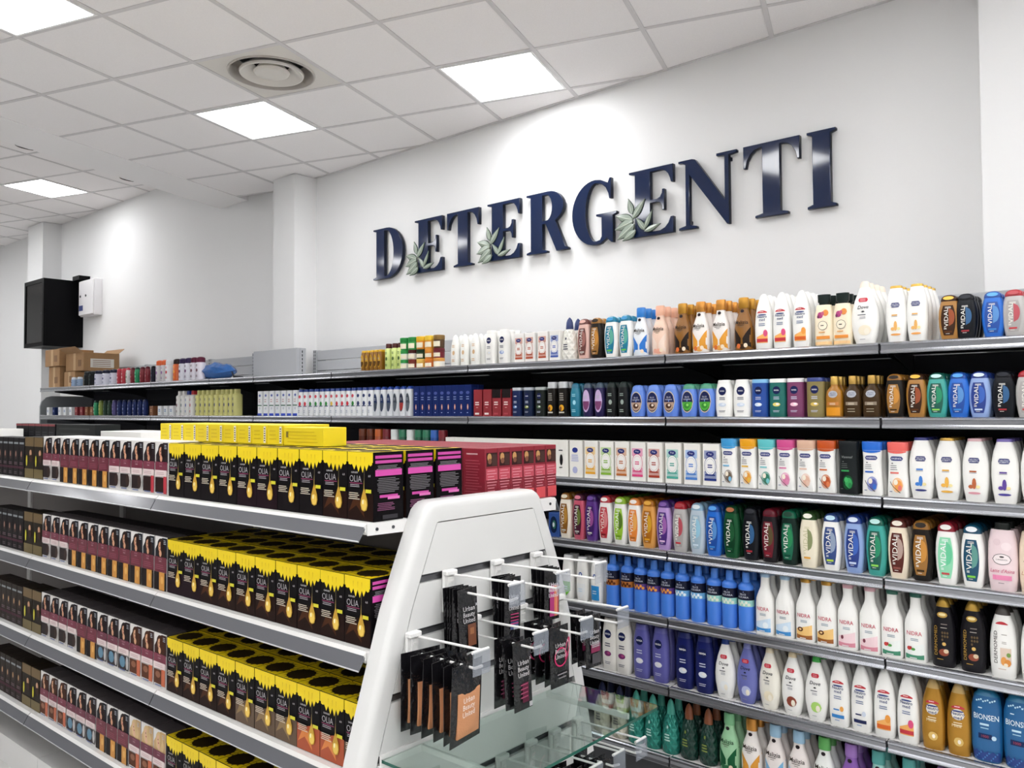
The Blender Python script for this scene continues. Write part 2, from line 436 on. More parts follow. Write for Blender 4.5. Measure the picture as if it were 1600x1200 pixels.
# variants: (description, body colour, cap colour, print recipe args)
def vid(desc, body, cap, lab, acc, bot='#c9c9c0', txt='#f4f2ea', cream=None):
    band = lab if lab != body and lab not in ('#a9a4a2', '#9fb8c8', '#8fd8b0') else {'#b9b6b4': '#a8202c', '#efe6cf': '#2f4a24', '#b9c7d2': '#8fb4cc', WHITE: '#8a1c2c'}.get(body, cap)
    return dict(desc=desc, body=body, cap=band, dome=cap, style='vidal', a=(lab, acc, bot, txt))
VID = {
 'creamgold': vid('cream bath foam bottle with gold oval label', '#f0e8d8', '#e9dfc6', '#8a5a1c', '#d8a24a'),
 'pink': vid('pink bath foam bottle with plum label', '#c9566e', '#d9798c', '#4a1f33', '#7fae3a'),
 'purple': vid('purple bath foam bottle with violet label', '#5a2f86', '#6f45a0', '#3b1c62', '#d870b0'),
 'whitered': vid('white bath foam bottle with red label', WHITE, '#f2efe9', '#c23a44', '#e9b0b0', '#7a1a20'),
 'whitelime': vid('white bath foam bottle with lime label', WHITE, '#dfeac0', '#9cc93a', '#2f4a1c', '#6ea020', '#ffffff'),
 'whiteorange': vid('white bath foam bottle with orange label', WHITE, '#f4ece4', '#e98a3c', '#f4c26a', '#b5652a'),
 'orange': vid('orange bath foam bottle with amber label', '#e0a050', '#e4a83a', '#b06a14', '#f2c53c', '#f0b030'),
 'lilac': vid('lilac bath foam bottle with purple label', '#b795cf', '#7d55a4', '#4c2a7c', '#d88ad0', '#e9c6e6'),
 'greyred': vid('clear grey bath foam bottle with red accent', '#b9b6b4', '#b0303a', '#a9a4a2', '#c41f30', '#c2323c'),
 'ice': vid('pale ice blue bath foam bottle', '#b9c7d2', '#dfe9ee', '#9fb8c8', '#8fd0e8', '#d2e2ec'),
 'blue': vid('bright blue bath foam bottle with white lettering', '#1f6acb', '#4f9fe8', '#164a9c', '#7fb8ea', '#3a86d0'),
 'green': vid('dark green bath foam bottle with copper cap', '#17502f', '#b06a3c', '#0f3a22', '#2d6a40', '#1f5a38'),
 'black': vid('black bath foam bottle with blue accent', '#15171d', '#23262e', '#101218', '#3f8ad0', '#a32a34'),
 'wine': vid('black bath foam bottle with wine label', '#1f1a1e', '#5c1a28', '#6a1424', '#4c6a30', '#8a1c2c'),
 'darkgreen': vid('black bath foam bottle with emerald label', '#10251f', '#15402f', '#14664a', '#2f9a5a', '#1c4a3a'),
 'ivory': vid('ivory bath foam bottle with olive branch', '#efe6cf', '#f3efe2', '#efe6cf', '#4a5a24', '#e0a23c', '#cfc9a0'),
 'whitenavy': vid('white bath foam bottle with navy label', WHITE, '#bfe0f2', '#2c4680', '#cfd8dc', '#b9d84a'),
 'skyblue': vid('periwinkle bath foam bottle with navy label', '#8fa8d8', '#d6e4f6', '#1f3a86', '#4a7ad8', '#c9d8f0'),
 'teal': vid('teal bath foam bottle with green label', '#3aa096', '#bfeae6', '#125a4c', '#2fae76', '#8fd85a'),
 'creambrown': vid('cream bath foam bottle with brown label', '#efe0c8', '#f0e6d6', '#5a2a24', '#e9dcd0', '#8a4a40'),
 'blackgold': vid('black bath foam bottle with gold label', '#1b1613', '#2a2018', '#9a6a2a', '#e8a040', '#3c2a14'),
 'whitemint': vid('white bath foam bottle with mint halo label', WHITE, '#f0ece8', '#8fd8b0', '#4fbf8a', '#c24a4a', '#ffffff'),
 'whiteteal': vid('white bath foam bottle with deep teal label', WHITE, '#eef4f8', '#0f4a66', '#8fc8a8', '#7fd04a'),
 'rose': vid('rose bath foam bottle with brown label', '#e0b8ac', '#d8a89c', '#6a3a36', '#c98a80'),
 'whiteaqua': vid('white bath foam bottle with aqua label', WHITE, '#2f8fc4', '#0f7a9a', '#8fd0a0', '#6fc84a'),
 'brown': vid('golden brown shower gel bottle', '#a87634', '#f0b83c', '#3a2214', '#d0602c', '#5a3418'),
}
def V(desc, body, cap, style=None, *a, **k):
    return dict(desc=desc, body=body, cap=cap, style=style, a=a, **k)
VAR = {
 'vidal': VID, 'vidal_a': VID, 'vidal_b': VID,
 'neutro': {'blue': V('white bullet bottle with blue band', WHITE, WHITE, 'neutro', '#e9a24a', '#2f7fc4'),
            'navy': V('white bullet bottle with navy band', WHITE, WHITE, 'neutro', '#c9d2e0', '#1b2350'),
            'honey': V('white bullet bottle with orange honey print', WHITE, WHITE, 'neutro', '#e8973a', '#d8621c', big=1),
            'berry': V('white bullet bottle with pink flower print', WHITE, WHITE, 'neutro', '#d84a7a', '#c42f3a', big=1),
            'gold': V('gold bullet bottle with red banner', '#b8862f', '#c4a468', 'neutro', '#f0dcb0', '#a8721c', gold=1)},
 'bullet_s': {'plainwhite': V('plain white rounded bottle', '#f1f1ec', '#f4f4f0', 'faint', '#d8b48a')},
 'dove': {'white': V('white drop shaped bottle with blue cap', WHITE, '#2f4a94', 'dove', '#eef0f0'),
          'violet': V('violet drop shaped bottle', '#6a70b4', '#8a90cc', 'dove', '#b9c0e4'),
          'cream': V('cream drop shaped bottle', '#f0ece0', '#efe2c4', 'dove', '#e8dcc0'),
          'shea': V('white drop shaped bottle with shea nut print', WHITE, '#ecd9b4', 'dove', '#8a3f2c'),
          'cucumber': V('white drop shaped bottle with cucumber print', WHITE, '#3fae4a', 'dove', '#a9d46a')},
 'malizia': {'mint': V('mint green hourglass bottle with green collar', '#9fd0a4', '#7fbf8c', 'malizia', '#125a34', '#1c6a3c'),
             'orange': V('white hourglass bottle with orange swirl', '#efe9e4', '#c98a3c', 'malizia', '#e0992c', '#e0a04a'),
             'sky': V('white hourglass bottle with sky blue swirl', '#efe6e2', '#9fc4de', 'malizia', '#7fb8de', '#dfe8ee'),
             'greencap': V('white hourglass bottle with green collar', '#eef0ec', '#5fae5a', 'malizia', '#dfe4dc', '#4fa04a'),
             'purple': V('purple hourglass bottle', '#8a5cae', '#9a70ba', 'malizia', '#5a2f86', '#6a3f94'),
             'teal': V('teal capped hourglass bottle', '#9ccfc8', '#4f9f9a', 'malizia', '#2f8a86', '#bfe0dc'),
             'lilac': V('lilac capped hourglass bottle', '#c4b0d0', '#9a7ab0', 'malizia', '#8a6aa4', '#d8c8e0'),
             'blue': V('white hourglass bottle with royal blue swirl', '#e6ebf0', '#2f7fd0', 'malizia', '#1f74cc', '#dfe6ee'),
             'peach': V('peach hourglass bottle', '#efcdb8', '#efb89c', 'malizia', '#f0d8c8', '#e8a890'),
             'brown': V('amber brown hourglass bottle', '#8a5a1c', '#b8862f', 'malizia', '#241812', '#3a2414')},
 'milk': {'blue': V('white milk bottle with blue label and cap', WHITE, '#a9c8e4', 'milk', '#cfe2f2', '#3f8fd0'),
          'gold': V('white milk bottle with amber label', WHITE, '#c9963f', 'milk', '#f0c47a', '#9a5a1c'),
          'pink': V('white milk bottle with pink label', WHITE, '#e4b4bc', 'milk', '#f2d4d8', '#d88a9a'),
          'green': V('white milk bottle with dark green cap', WHITE, '#2f6a5a', 'milk', '#eef2ee', '#3f8a6a')},
 'dome': {'amber': V('sky blue dome bottle with amber print', '#4680de', '#528ce6', 'dome', '#b8702c', '#5a2a14'),
          'violet': V('sky blue dome bottle with violet print', '#4680de', '#528ce6', 'dome', '#5a3a86', '#e89a3a'),
          'sea': V('sky blue dome bottle with sea print', '#4680de', '#528ce6', 'dome', '#6fb0e0', '#e6f0f6'),
          'mint': V('sky blue dome bottle with mint print', '#4680de', '#528ce6', 'dome', '#9fd8d0', '#e6e8d8')},
 'roberts': {'navy': V('white oval bottle with navy cap', WHITE, '#2a2f78', 'roberts', '#3f7fd0', '#2a2f78'),
             'gold': V('white oval bottle with gold cap', WHITE, '#c9a04a', 'roberts', '#e8b04a', '#e0a83c'),
             'pink': V('white oval bottle with pink cap', WHITE, '#e4b8bc', 'roberts', '#b8623a', '#dc98a4'),
             'violet': V('white oval bottle with violet cap', WHITE, '#7a6ab4', 'roberts', '#5a3f94', '#3f3494'),
             'goldcap': V('white oval bottle with gold lid and wheat print', WHITE, '#cfa94f', 'roberts', '#e8b060', '#e8a050')},
 'dermo': {'black': V('black bullet bottle with gold emblem', '#17151a', '#b8923c', 'dermo', '#b8923c', '#8a3f24', dark=1),
           'white': V('white bullet bottle with almond print', WHITE, '#4a4440', 'dermo', '#c4323c', '#e09a4a')},
 'nivea6': {'white': V('white oval bottle with round navy emblem', '#f0ede6', '#f0ede6', 'nivea', '#7a2a6a'),
            'purple': V('purple oval bottle with round navy emblem', '#5f5ea8', '#6d6cb4', 'nivea', '#e6e8f2'),
            'navy': V('navy oval bottle with white swoosh', '#1a2260', '#2a3270', 'nivea', '#dfe6f0')},
 'nivea_s': {'white': V('white shower bottle with round navy emblem', WHITE, WHITE, 'nivea', '#cfdcec')},
 'nivea_c': {'blue': V('royal blue shower bottle with white cap', '#1f4a9a', '#7fb8e0', 'nivea', '#cfe2f4'),
             'teal': V('teal green shower bottle with white cap', '#1a6a62', '#eceeea', 'nivea', '#e6d878'),
             'plum': V('plum shower bottle with white cap', '#7a3a62', '#eceaea', 'nivea', '#f2c4d4'),
             'olive': V('olive shower bottle with navy cap', '#8a7c4c', '#24387c', 'nivea', '#d8b85a')},
 'roundtop': {'whitedot': V('white bottle with dark oval emblem', WHITE, WHITE, 'nivea', '#e8e6e0'),
              'whiteblue': V('white bottle with blue ring print', WHITE, WHITE, 'nivea', '#9fb4dc')},
 'roundtop_s': {'teal': V('teal shower bottle with white script', '#1f7a94', '#1c6a86', 'faint', '#9fd8e8'),
                'purple': V('dark purple shower bottle with pale oval', '#2a2450', '#3f5060', 'oval', '#c9b0d8', '#7a3a6a'),
                'black': V('black shower bottle with grey script', '#16181a', '#26302e', 'faint', '#9aa8a0')},
 'peri': {'nut': V('periwinkle shower bottle with argan label', '#5f86da', '#6a90e0', 'oval', '#1b2350', '#b89a86'),
          'mint': V('periwinkle shower bottle with green leaf label', '#5f86da', '#4f9a7a', 'oval', '#1b2350', '#4fae3a')},
 'oil': {'amber': V('amber oil bottle with gold cap', '#a8701c', '#c4a050', 'oil', '#f0b040'),
         'dark': V('dark brown oil bottle with gold cap', '#3f2c16', '#b08c44', 'oil', '#8a8478')},
 'lotion': {k: V(d, b, c, 'lotion', x, y) for k, d, b, c, x, y in (
     ('blue', 'white lotion bottle with blue cap', WHITE, '#3f9ad4', '#5a5248', '#7fc0e4'), ('yellow', 'white lotion bottle with yellow cap', WHITE, '#eca51c', '#e8a040', '#e8b84a'),
     ('teal', 'white lotion bottle with teal cap', WHITE, '#5fc0c4', '#2f7a62', '#7fc8cc'), ('pink', 'white lotion bottle with pink cap', WHITE, '#cf4f8c', '#d87fa4', '#e08ab0'),
     ('beige', 'white lotion bottle with beige cap', WHITE, '#dcb49a', '#e4b8a0', '#e8c4b0'), ('orange', 'white lotion bottle with rust cap', WHITE, '#c4521c', '#b8501f', '#d87a4a'),
     ('black', 'black lotion bottle with green fern print', '#1a1e20', '#1c2022', '#2f9a52', '#2f9a52'), ('royal', 'white lotion bottle with royal blue cap', WHITE, '#1f6ad0', '#4f5aa8', '#2f6ac4'),
     ('coral', 'white lotion bottle with coral cap', WHITE, '#ee6a62', '#f0a050', '#e87a70'))},
 'blossom': {'pink': V('pale pink bottle with black cap', '#efd9dc', '#1f2422', 'blossom', '#e88ab0', '#c43a6a'),
             'peach': V('pale peach bottle with black cap', '#f0dcc4', '#1f2422', 'blossom', '#e8b080', '#b8703a')},
 'flowercap': {'cream': V('cream flowered bottle with black cap', '#f2e4c8', '#1f2a28', 'blossom', '#e8923a', '#b03a7a')},
 'dove_s': {'white': V('large white drop shaped bottle', WHITE, '#f2e4d4', 'dove', '#efe4cc')},
 'bion': {'blue': V('deep blue wide rounded bottle', '#1c5f94', '#2f7aa4', 'bion')},
 'pinecone': {'cream': V('cream quilted bottle with navy cap', '#d4cfbc', '#2a3050', 'pine', '#3a3a52'),
              'teal': V('metallic teal quilted bottle with pointed cap', '#2f8f80', '#4fae9c', 'pine', '#bfe6dc'),
              'forest': V('dark green quilted bottle with brown cap', '#123a30', '#8a5034', 'pine', '#8a9a4a')},
 'pinecone_s': {'creamnavy': V('cream quilted bottle with pointed navy cap', '#ecebe2', '#22346a', 'pine', '#3a3a52')},
 'amberflat': {'amber': V('amber shampoo bottle with yellow cap', '#8a5c14', '#d8ac1c', 'oval', '#c4941c', '#5a3a10')},
 'tallround': {'lime': V('pale lime bottle with brown cap', '#c9d884', '#4a1f1c', 'faint', '#3a5a24')},
 'curvebottle': {'red': V('white shampoo bottle with red swirl', '#eef0f2', '#24408c', 'curve', '#d02a3c'),
                 'green': V('white shampoo bottle with green leaf', '#eef0f2', '#24408c', 'curve', '#2f8a3c'),
                 'yellow': V('white shampoo bottle with yellow flower', '#eef0f2', '#24408c', 'curve', '#e0b83c'),
                 'navywave': V('white shampoo bottle with navy wave', '#eef0f2', '#24408c', 'curve', '#22346a')},
 'ovalshampoo': {'navy': V('silver shampoo bottle with navy oval', '#dfe2e6', '#2a4aa0', 'oval', '#24345c', '#3f4a5c'),
                 'grey': V('silver shampoo bottle with grey oval', '#dfe2e6', '#2a4aa0', 'oval', '#3a4450', '#5a626c'),
                 'red': V('silver shampoo bottle with red banded oval', '#dfe2e6', '#2a4aa0', 'oval', '#2a2f44', '#a8302c')},
 'tube': {'navya': V('navy shower tube with silver top', '#1c2a54', '#b9bec4', 'nivea', '#5f8ac4'),
          'navyb': V('ink blue shower tube with silver top', '#182440', '#b4bac0', 'nivea', '#8a9a3c'),
          'black': V('charcoal shower tube with silver top', '#1c2220', '#a9b0ae', 'nivea', '#4f6a4a')},
 'flatcap': {'blackyellow': V('black shower bottle with yellow fruit print', '#1a1614', '#c9ccce', 'oilfruit', '#e8a81c')},
 'spraywhite': {'green': V('white deodorant bottle with green label', WHITE, '#eceeec', 'spray', '#6fbf3a'),
                'blue': V('white deodorant bottle with small blue logo', WHITE, '#eceeec', 'spray', '#eef0f0'),
                'cyan': V('white deodorant bottle with cyan label', WHITE, '#eceeec', 'spray', '#2f8fd0')},
 'capjar': {k: V(d + ' conditioner jar behind the island boxes', b, c) for k, d, b, c in (
     ('brown', 'brown', '#5a2a1c', '#6a3018'), ('orange', 'orange', '#a8502a', '#c4622c'), ('maroon', 'maroon', '#6a1c24', '#7a1f2a'), ('white', 'white', '#e6e8e6', '#dfe4e2'), ('green', 'green', '#1f5a44', '#2f7a5a'), ('blue', 'blue', '#1f4a94', '#2f62b4'))},
 'canround': {'black': V('black deodorant can', '#15181a', '#1c2224', 'faint', '#3a4a44'), 'whitedark': V('white deodorant can with dark cap', '#d6d6e4', '#20243a', 'faint', '#5a5a8a')},
 'vial': {'blue': V('small pale blue can', '#8fa4c0', '#c9d2dc', 'faint', '#3a5a8a')},
 'smallshower': {k: V('small %s bottle' % d, b, c, 'faint', x) for k, d, b, c, x in (
     ('red', 'red', '#b02a3a', '#c43a48', '#f0d0d0'), ('white', 'white', '#e0dedd', '#c43a48', '#3a8a4a'), ('wine', 'wine red', '#7a1826', '#5a1420', '#c47a80'), ('green', 'emerald', '#1f8a5a', '#1c3a30', '#9fe0b8'),
     ('black', 'black', '#1c1c2a', '#15151c', '#5a5a70'), ('lime', 'olive green', '#7a8a3a', '#5a6a2c', '#c9d48a'), ('pine', 'pine green', '#24382c', '#1a2a22', '#5a7a62'), ('violet', 'violet', '#4a4478', '#3a3462', '#8a84b4'), ('navy', 'navy', '#1c2a5c', '#182248', '#8a9ac8'))},
 'cantall': {k: V(d, b, c, 'faint', x) for k, d, b, c, x in (
     ('orangecap', 'silver spray can with orange cap', '#c9c6c8', '#e0622c', '#8a5a9a'), ('white', 'white spray can with red mark', '#e4e6ea', '#dfe2e6', '#d03a44'), ('orange', 'orange spray can', '#d8642c', '#2a1a1c', '#f0b04a'),
     ('violetcap', 'white spray can with violet cap', '#dcdce6', '#2f1f4a', '#6a3a6a'), ('winecap', 'white spray can with wine cap', '#d8d4de', '#5a1c34', '#6a3a4a'))},
 'tallwhite': {k: V(d, b, c, 'faint', x) for k, d, b, c, x in (
     ('navy', 'tall white bottle with plum label', '#ecebe8', '#e6e4e0', '#6a2a4a'), ('teal', 'tall white bottle with teal label', '#ecebe8', '#e6e4e0', '#2f6a6a'), ('blue', 'tall white bottle with blue cap', '#ecebe8', '#24408c', '#2f5aa8'), ('red', 'tall white bottle with red cap', '#ecebe8', '#b82a34', '#c43a44'), ('yellow', 'tall pale yellow bottle', '#dcd88e', '#d4d088', '#24346a'))},
 'carton_s': {'redround': V('white soap carton with red ring label', '#f0eeea', None, 'ring', '#b8502f'), 'blueround': V('white soap carton with blue ring label', '#f0eeea', None, 'ring', '#3f5ab0')},
 'carton_t': {'whitenavy': V('slim white shampoo carton with navy base', '#eceef0', None, 'slim', '#2a4ac0'), 'navy': V('slim navy shampoo carton', '#1a2a62', None, 'slimdark', '#9ab0e0')},
 'carton_r': {'red': V('red hair colour carton', '#8f1f2a', None, 'redbox', '#f0e0dc'), 'redblack': V('red hair colour carton with black top', '#8f1f2a', None, 'redbox', '#1a1416', top=1)},
 'carton_p': {k: V(d, '#efede6', None, 'ring' if k not in ('cream', 'blackoval', 'lavender') else 'blank', x) for k, d, x in (
     ('cream', 'plain cream carton', '#e4e0d4'), ('blackoval', 'white carton with black oval', '#1c1a1c'), ('lavender', 'white carton with pale lavender script', '#b4b8dc'), ('yellow', 'white carton with yellow ring', '#e8a82c'), ('green', 'white carton with green ring', '#8ab83c'), ('ochre', 'white carton with ochre ring', '#c4743a'),
     ('pink', 'white carton with pink ring', '#dc4a80'), ('russet', 'white carton with russet ring', '#a8402c'), ('teal', 'white carton with teal ring', '#4fa898'), ('blue', 'white carton with blue ring', '#4f84d0'), ('navy', 'white carton with navy ring', '#22347c'))},
 'smallbox': {'blue': V('small blue box with round emblem', '#274a8c', None, 'emblem', '#10203f')},
 'pillbox': {k: V(d + ' small carton', b, None, 'blank', x) for k, d, b, x in (('white', 'white', '#e0e2e4', '#3a6aa8'), ('navy', 'navy', '#1c2a54', '#8a9ac8'), ('red', 'red', '#7a1f26', '#c48a80'), ('brown', 'brown', '#7a4a2a', '#c49a70'))},
}
for a, b in (('malizia_s', 'malizia'), ('neutro_s', 'neutro'), ('roberts_s', 'roberts')):
    VAR[a] = VAR[b]

def interp(prof, t):
    if t <= prof[0][0]: return prof[0][1:]
    for p, q in zip(prof, prof[1:]):
        if t <= q[0]:
            k = (t - p[0]) / (q[0] - p[0])
            return tuple(a + (b - a) * k for a, b in zip(p[1:], q[1:]))
    return prof[-1][1:]

def loft(prof, h, hw, hd, n, mt, seg=22):
    m = MB(); m.smooth = True
    rings = []
    for z, a, b in prof:
        r = []
        for i in range(seg):
            t = 2 * pi * (i + .5) / seg
            c, s = cos(t), sin(t)
            r.append((hw * a * math.copysign(abs(c) ** (2 / n), c), hd * b * math.copysign(abs(s) ** (2 / n), s), z * h))
        rings.append(r)
    m.rings(rings, mt)
    return m

def mix2(a, b, k):
    A = [int(a.lstrip('#')[q:q + 2], 16) for q in (0, 2, 4)]; B = [int(b.lstrip('#')[q:q + 2], 16) for q in (0, 2, 4)]
    return '#%02x%02x%02x' % tuple(int(x + (y - x) * k) for x, y in zip(A, B))
def mixw(h, k):
    c = [int(h.lstrip('#')[q:q + 2], 16) for q in (0, 2, 4)]
    return '#%02x%02x%02x' % tuple(int(x + (245 - x) * k) for x in c)

def draw(style, pr, a, v, kn):
    """print recipe of each product family"""
    if style == 'vidal':
        lab, acc, bot, txt = a
        half = lambda z: .66 - .95 * (z - .44) ** 2 / .1 * .22
        pr.zstrips(.10, .76, lambda z: -half(z) - .04, lambda z: half(z) - .04, lab)
        pr.zstrips(.30, .70, lambda z: .02, lambda z: .02 + .52 * max(0, 1 - ((z - .5) / .2) ** 2) ** .5, mix2(lab, acc, .62), 8, 3)
        pr.text('VIDAL', -.22, .49, .082, txt, maxw=.42, rot=90, sx=0)
        pr.lines(-.02, .725, .32, 2, .022, txt, .0045)
        pr.lines(-.30, .26, .14, 2, .02, txt, .005)
        pr.rect(-.05, .175, .34, .017, bot)
        pr.lines(-.05, .135, .28, 1, .02, txt, .004)
        pr.ell(.0, .925, .5, .042, v['dome'])
    elif style == 'neutro':
        gold = v.get('gold'); red = '#c4303c'
        pr.strips(-.55 * pr.hw, .55 * pr.hw, lambda x: .655 * pr.h, lambda x: (.70 - .03 * (x / pr.hw / .55) ** 2) * pr.h, red)
        pr.lines(0, .68, .35, 1, .02, '#f0d8d4', .005)
        if gold: pr.ell(0, .575, .55, .075, '#e9e4da')
        pr.ell(0, .62, .5, .012, '#2a3f7c')
        pr.text('Neutro', 0, .588, .045, '#24386e', maxw=.54, fat=.014)
        pr.text('med', 0, .533, .045, '#24386e', maxw=.4, fat=.014)
        pr.lines(.02, .46, .42, 2, .03, '#5a6a94' if not gold else '#f0e0b8', .006)
        if v.get('big'):
            pr.strips(-.62 * pr.hw, .62 * pr.hw, lambda x: .12 * pr.h, lambda x: (.27 + .07 * x / pr.hw) * pr.h, '#f2b060')
            pr.ell(.38, .29, .24, .06, a[0])
            pr.rect(0, .165, .62, .03, a[1])
        elif gold:
            pr.text('Miele', -.1, .42, .04, '#f2e2b8', maxw=.4)
            pr.ell(.05, .2, .4, .06, '#d8b464'); pr.ell(.1, .2, .14, .03, '#f4ead8')
        else:
            pr.ell(.38, .28, .18, .04, a[0]); pr.lines(-.05, .26, .45, 1, .02, a[1], .01)
            pr.rect(0, .16, .6, .026, a[1]); pr.lines(0, .1, .35, 1, .02, '#8aa0c8', .006)
    elif style == 'faint':
        pr.lines(0, .66, .4, 2, .05, a[0], .012); pr.ell(.1, .42, .3, .07, a[0]); pr.lines(0, .2, .45, 2, .05, a[0], .012, 2)
    elif style == 'dove':
        dk = '#2a2a34'
        pr.ell(0, .70, .34, .032, '#c8243a', p=5)
        pr.lines(0, .71, .22, 2, .022, '#f0c4c8', .003)
        pr.text('Dove', 0, .585, .055, dk, maxw=.5, shear=.25, fat=.01)
        pr.poly([(-.14, .515), (.0, .53), (.14, .515), (.0, .5)], dk)
        pr.lines(0, .465, .45, 1, .02, '#4a4a58', .006); pr.lines(0, .43, .25, 2, .02, '#8a8a94', .004)
        pr.ell(.1, .22, .45, .08, a[0]); pr.ell(.25, .2, .18, .05, '#f2ead8')
        pr.lines(0, .08, .3, 1, .02, '#9a9aa4', .004)
    elif style == 'malizia':
        sw, col = a
        pr.m.ms
        hh = pr.h
        for sg in (-1, 1):
            pr.strips(sg * .10 * pr.hw, sg * .96 * pr.hw, lambda x: (.05 + .10 * (1 - abs(x / pr.hw))) * hh, lambda x: (.20 + .27 * abs(x / pr.hw) ** .9) * hh, sw, 8)
        pr.ell(.1, .08, .42, .05, col); pr.ell(-.35, .09, .22, .045, '#d86a2c' if sw in ('#e0992c', '#241812') else col); pr.ell(.4, .1, .2, .04, '#f0dcc0')
        pr.text('Malizia', -.04, .53, .07, '#2a2018' if sw != '#125a34' else '#143a24', maxw=.70, fat=.008)
        pr.lines(0, .475, .6, 1, .02, '#4a4038', .005); pr.lines(0, .445, .3, 1, .02, '#6a6058', .004)
        pr.ell(0, .745, .2, .03, '#241c20')
    elif style == 'milk':
        pr.strips(-.8 * pr.hw, .8 * pr.hw, lambda x: .05 * pr.h, lambda x: (.24 + .05 * x / pr.hw) * pr.h, a[0])
        pr.strips(-.8 * pr.hw, .8 * pr.hw, lambda x: .05 * pr.h, lambda x: (.105 + .02 * (x / pr.hw) ** 2) * pr.h, a[1])
        pr.text('NIDRA', 0, .42, .058, '#c43f56', maxw=.66, fat=.005)
        pr.lines(.05, .34, .4, 2, .022, '#8a9aa8', .005)
        if a[1] == '#9a5a1c': pr.ell(-.35, .2, .3, .035, '#5a3018'); pr.ell(-.35, .2, .14, .015, '#e8c48a')
        elif a[1] == '#d88a9a': pr.ell(-.4, .19, .14, .03, '#7a3a4a')
        elif a[1] == '#3f8a6a':
            pr.ell(-.45, .2, .2, .028, '#c4403c'); pr.ell(-.1, .19, .2, .02, '#4f9a4a'); pr.ell(-.3, .21, .1, .02, '#a83038')
        else: pr.ell(.3, .16, .3, .05, '#eaf2f8')
        pr.lines(0, .065, .5, 1, .02, '#f0f0f0', .006)
    elif style == 'dome':
        pr.ratio = K['dome']['d'] / K['dome']['w']
        pr.wrap(.53, .70, '#10142c'); pr.wrap(.42, .53, a[0])
        pr.text('FELCE', 0, .63, .03, '#d8dcec', maxw=.5); pr.text('AZZURRA', 0, .582, .03, '#d8dcec', maxw=.68)
        pr.lay += 3
        for q in range(6): pr.ell(-.6 + .26 * q, .475 + .018 * (-1) ** q, .15, .026, a[1]); pr.lay -= 1
        pr.ell(.1, .672, .08, .008, '#7a84b0')
    elif style == 'roberts':
        pr.ell(0, .655, .42, .042, '#27306e', p=5)
        pr.text('NEUTRO', 0, .668, .022, '#f0f0f4', maxw=.34); pr.text('ROBERTS', 0, .64, .022, '#f0f0f4', maxw=.34)
        pr.lines(0, .48, .42, 1, .03, a[0], .012); pr.lines(0, .455, .45, 1, .02, '#9a9aa8', .004)
        pr.ell(0, .29, .16, .085, a[0]); pr.ell(-.25, .24, .2, .03, a[0]); pr.ell(.28, .24, .16, .025, '#eee0a0')
        pr.ell(0, .14, .48, .018, a[1])
    elif style == 'dermo':
        dk = v.get('dark')
        if dk:
            pr.ell(0, .75, .42, .04, a[0]); pr.ell(0, .755, .3, .02, '#e8d8a0')
            pr.text('DERMOMED', -.52, .38, .04, a[0], maxw=.42, rot=90, sx=0)
            pr.rect(.15, .62, .25, .006, '#8a8078'); pr.lines(.2, .57, .4, 1, .02, '#c9c4b8', .004)
            for q in range(7): pr.ell(.02 + .2 * (q % 3), .5 - .05 * (q // 3), .08, .018, '#5a4624'); pr.lay -= 1
            pr.ell(.15, .34, .16, .025, '#d8b060'); pr.ell(.12, .22, .4, .05, a[1]); pr.ell(.3, .24, .2, .03, '#d8c0a0'); pr.lines(-.1, .12, .4, 1, .02, a[0], .004)
        else:
            pr.strips(-.45 * pr.hw, .45 * pr.hw, lambda x: .735 * pr.h, lambda x: (.775 - .03 * (x / pr.hw / .45) ** 2) * pr.h, a[0])
            pr.text('DERMOMED', -.46, .42, .045, '#3a3430', maxw=.44, rot=90, sx=0)
            pr.lines(.25, .6, .32, 1, .03, '#8a847c', .004); pr.lines(.2, .5, .2, 2, .02, '#a8a29a', .004)
            pr.strips(-.1 * pr.hw, .68 * pr.hw, lambda x: .2 * pr.h, lambda x: .42 * pr.h, '#dcc8b8')
            pr.ell(.15, .24, .22, .06, a[1]); pr.ell(.42, .22, .24, .05, '#d88a3a'); pr.ell(.5, .33, .16, .03, '#7a9a4a'); pr.ell(.3, .19, .16, .025, '#f0e2c8')
            pr.lines(.1, .13, .45, 1, .02, '#c4a890', .004)
    elif style == 'nivea':
        pr.ell(0, .7, .46, .46 * pr.hw / pr.h, '#182050', 12)
        pr.text('NIVEA', 0, .7, .034, '#f2f2f4', maxw=.38, fat=.02)
        light = v['body'] in (WHITE, '#f0ede6')
        tc = '#3a3f5c' if light else '#cfd4e8'
        pr.lines(.02, .52, .4, 2, .045, tc, .009)
        pr.ell(0, .33, .46, .05, a[0]); pr.ell(.12, .34, .2, .025, '#f2f0f0' if not light else '#b04a80' if a[0] == '#7a2a6a' else '#e6ecf4')
        pr.lines(0, .17, .42, 2, .03, tc, .005, 3)
    elif style == 'oval':
        pr.ell(0, .46, .72, .33, '#d8c9a8' if kn == 'peri' else '#c9ccd0' if kn == 'ovalshampoo' else a[0])
        pr.ell(0, .46, .66, .30, a[0])
        pr.strips(-.6 * pr.hw, .6 * pr.hw, lambda x: (.46 - .27 * math.sqrt(max(0, 1 - (x / pr.hw / .66) ** 2))) * pr.h, lambda x: .45 * pr.h, a[1])
        if kn == 'peri':
            pr.text('FELCE', 0, .6, .04, '#d8dcec', maxw=.4); pr.text('AZZURRA', 0, .53, .04, '#d8dcec', maxw=.45)
            pr.ell(0, .34, .36, .08, '#4a2a1c' if a[1] != '#4fae3a' else '#2f8a2c'); pr.ell(.08, .36, .16, .04, '#e8d8c8' if a[1] != '#4fae3a' else '#8fd86a')
        else: pr.lines(0, .6, .35, 2, .05, '#b0b4bc', .01)
    elif style == 'oil':
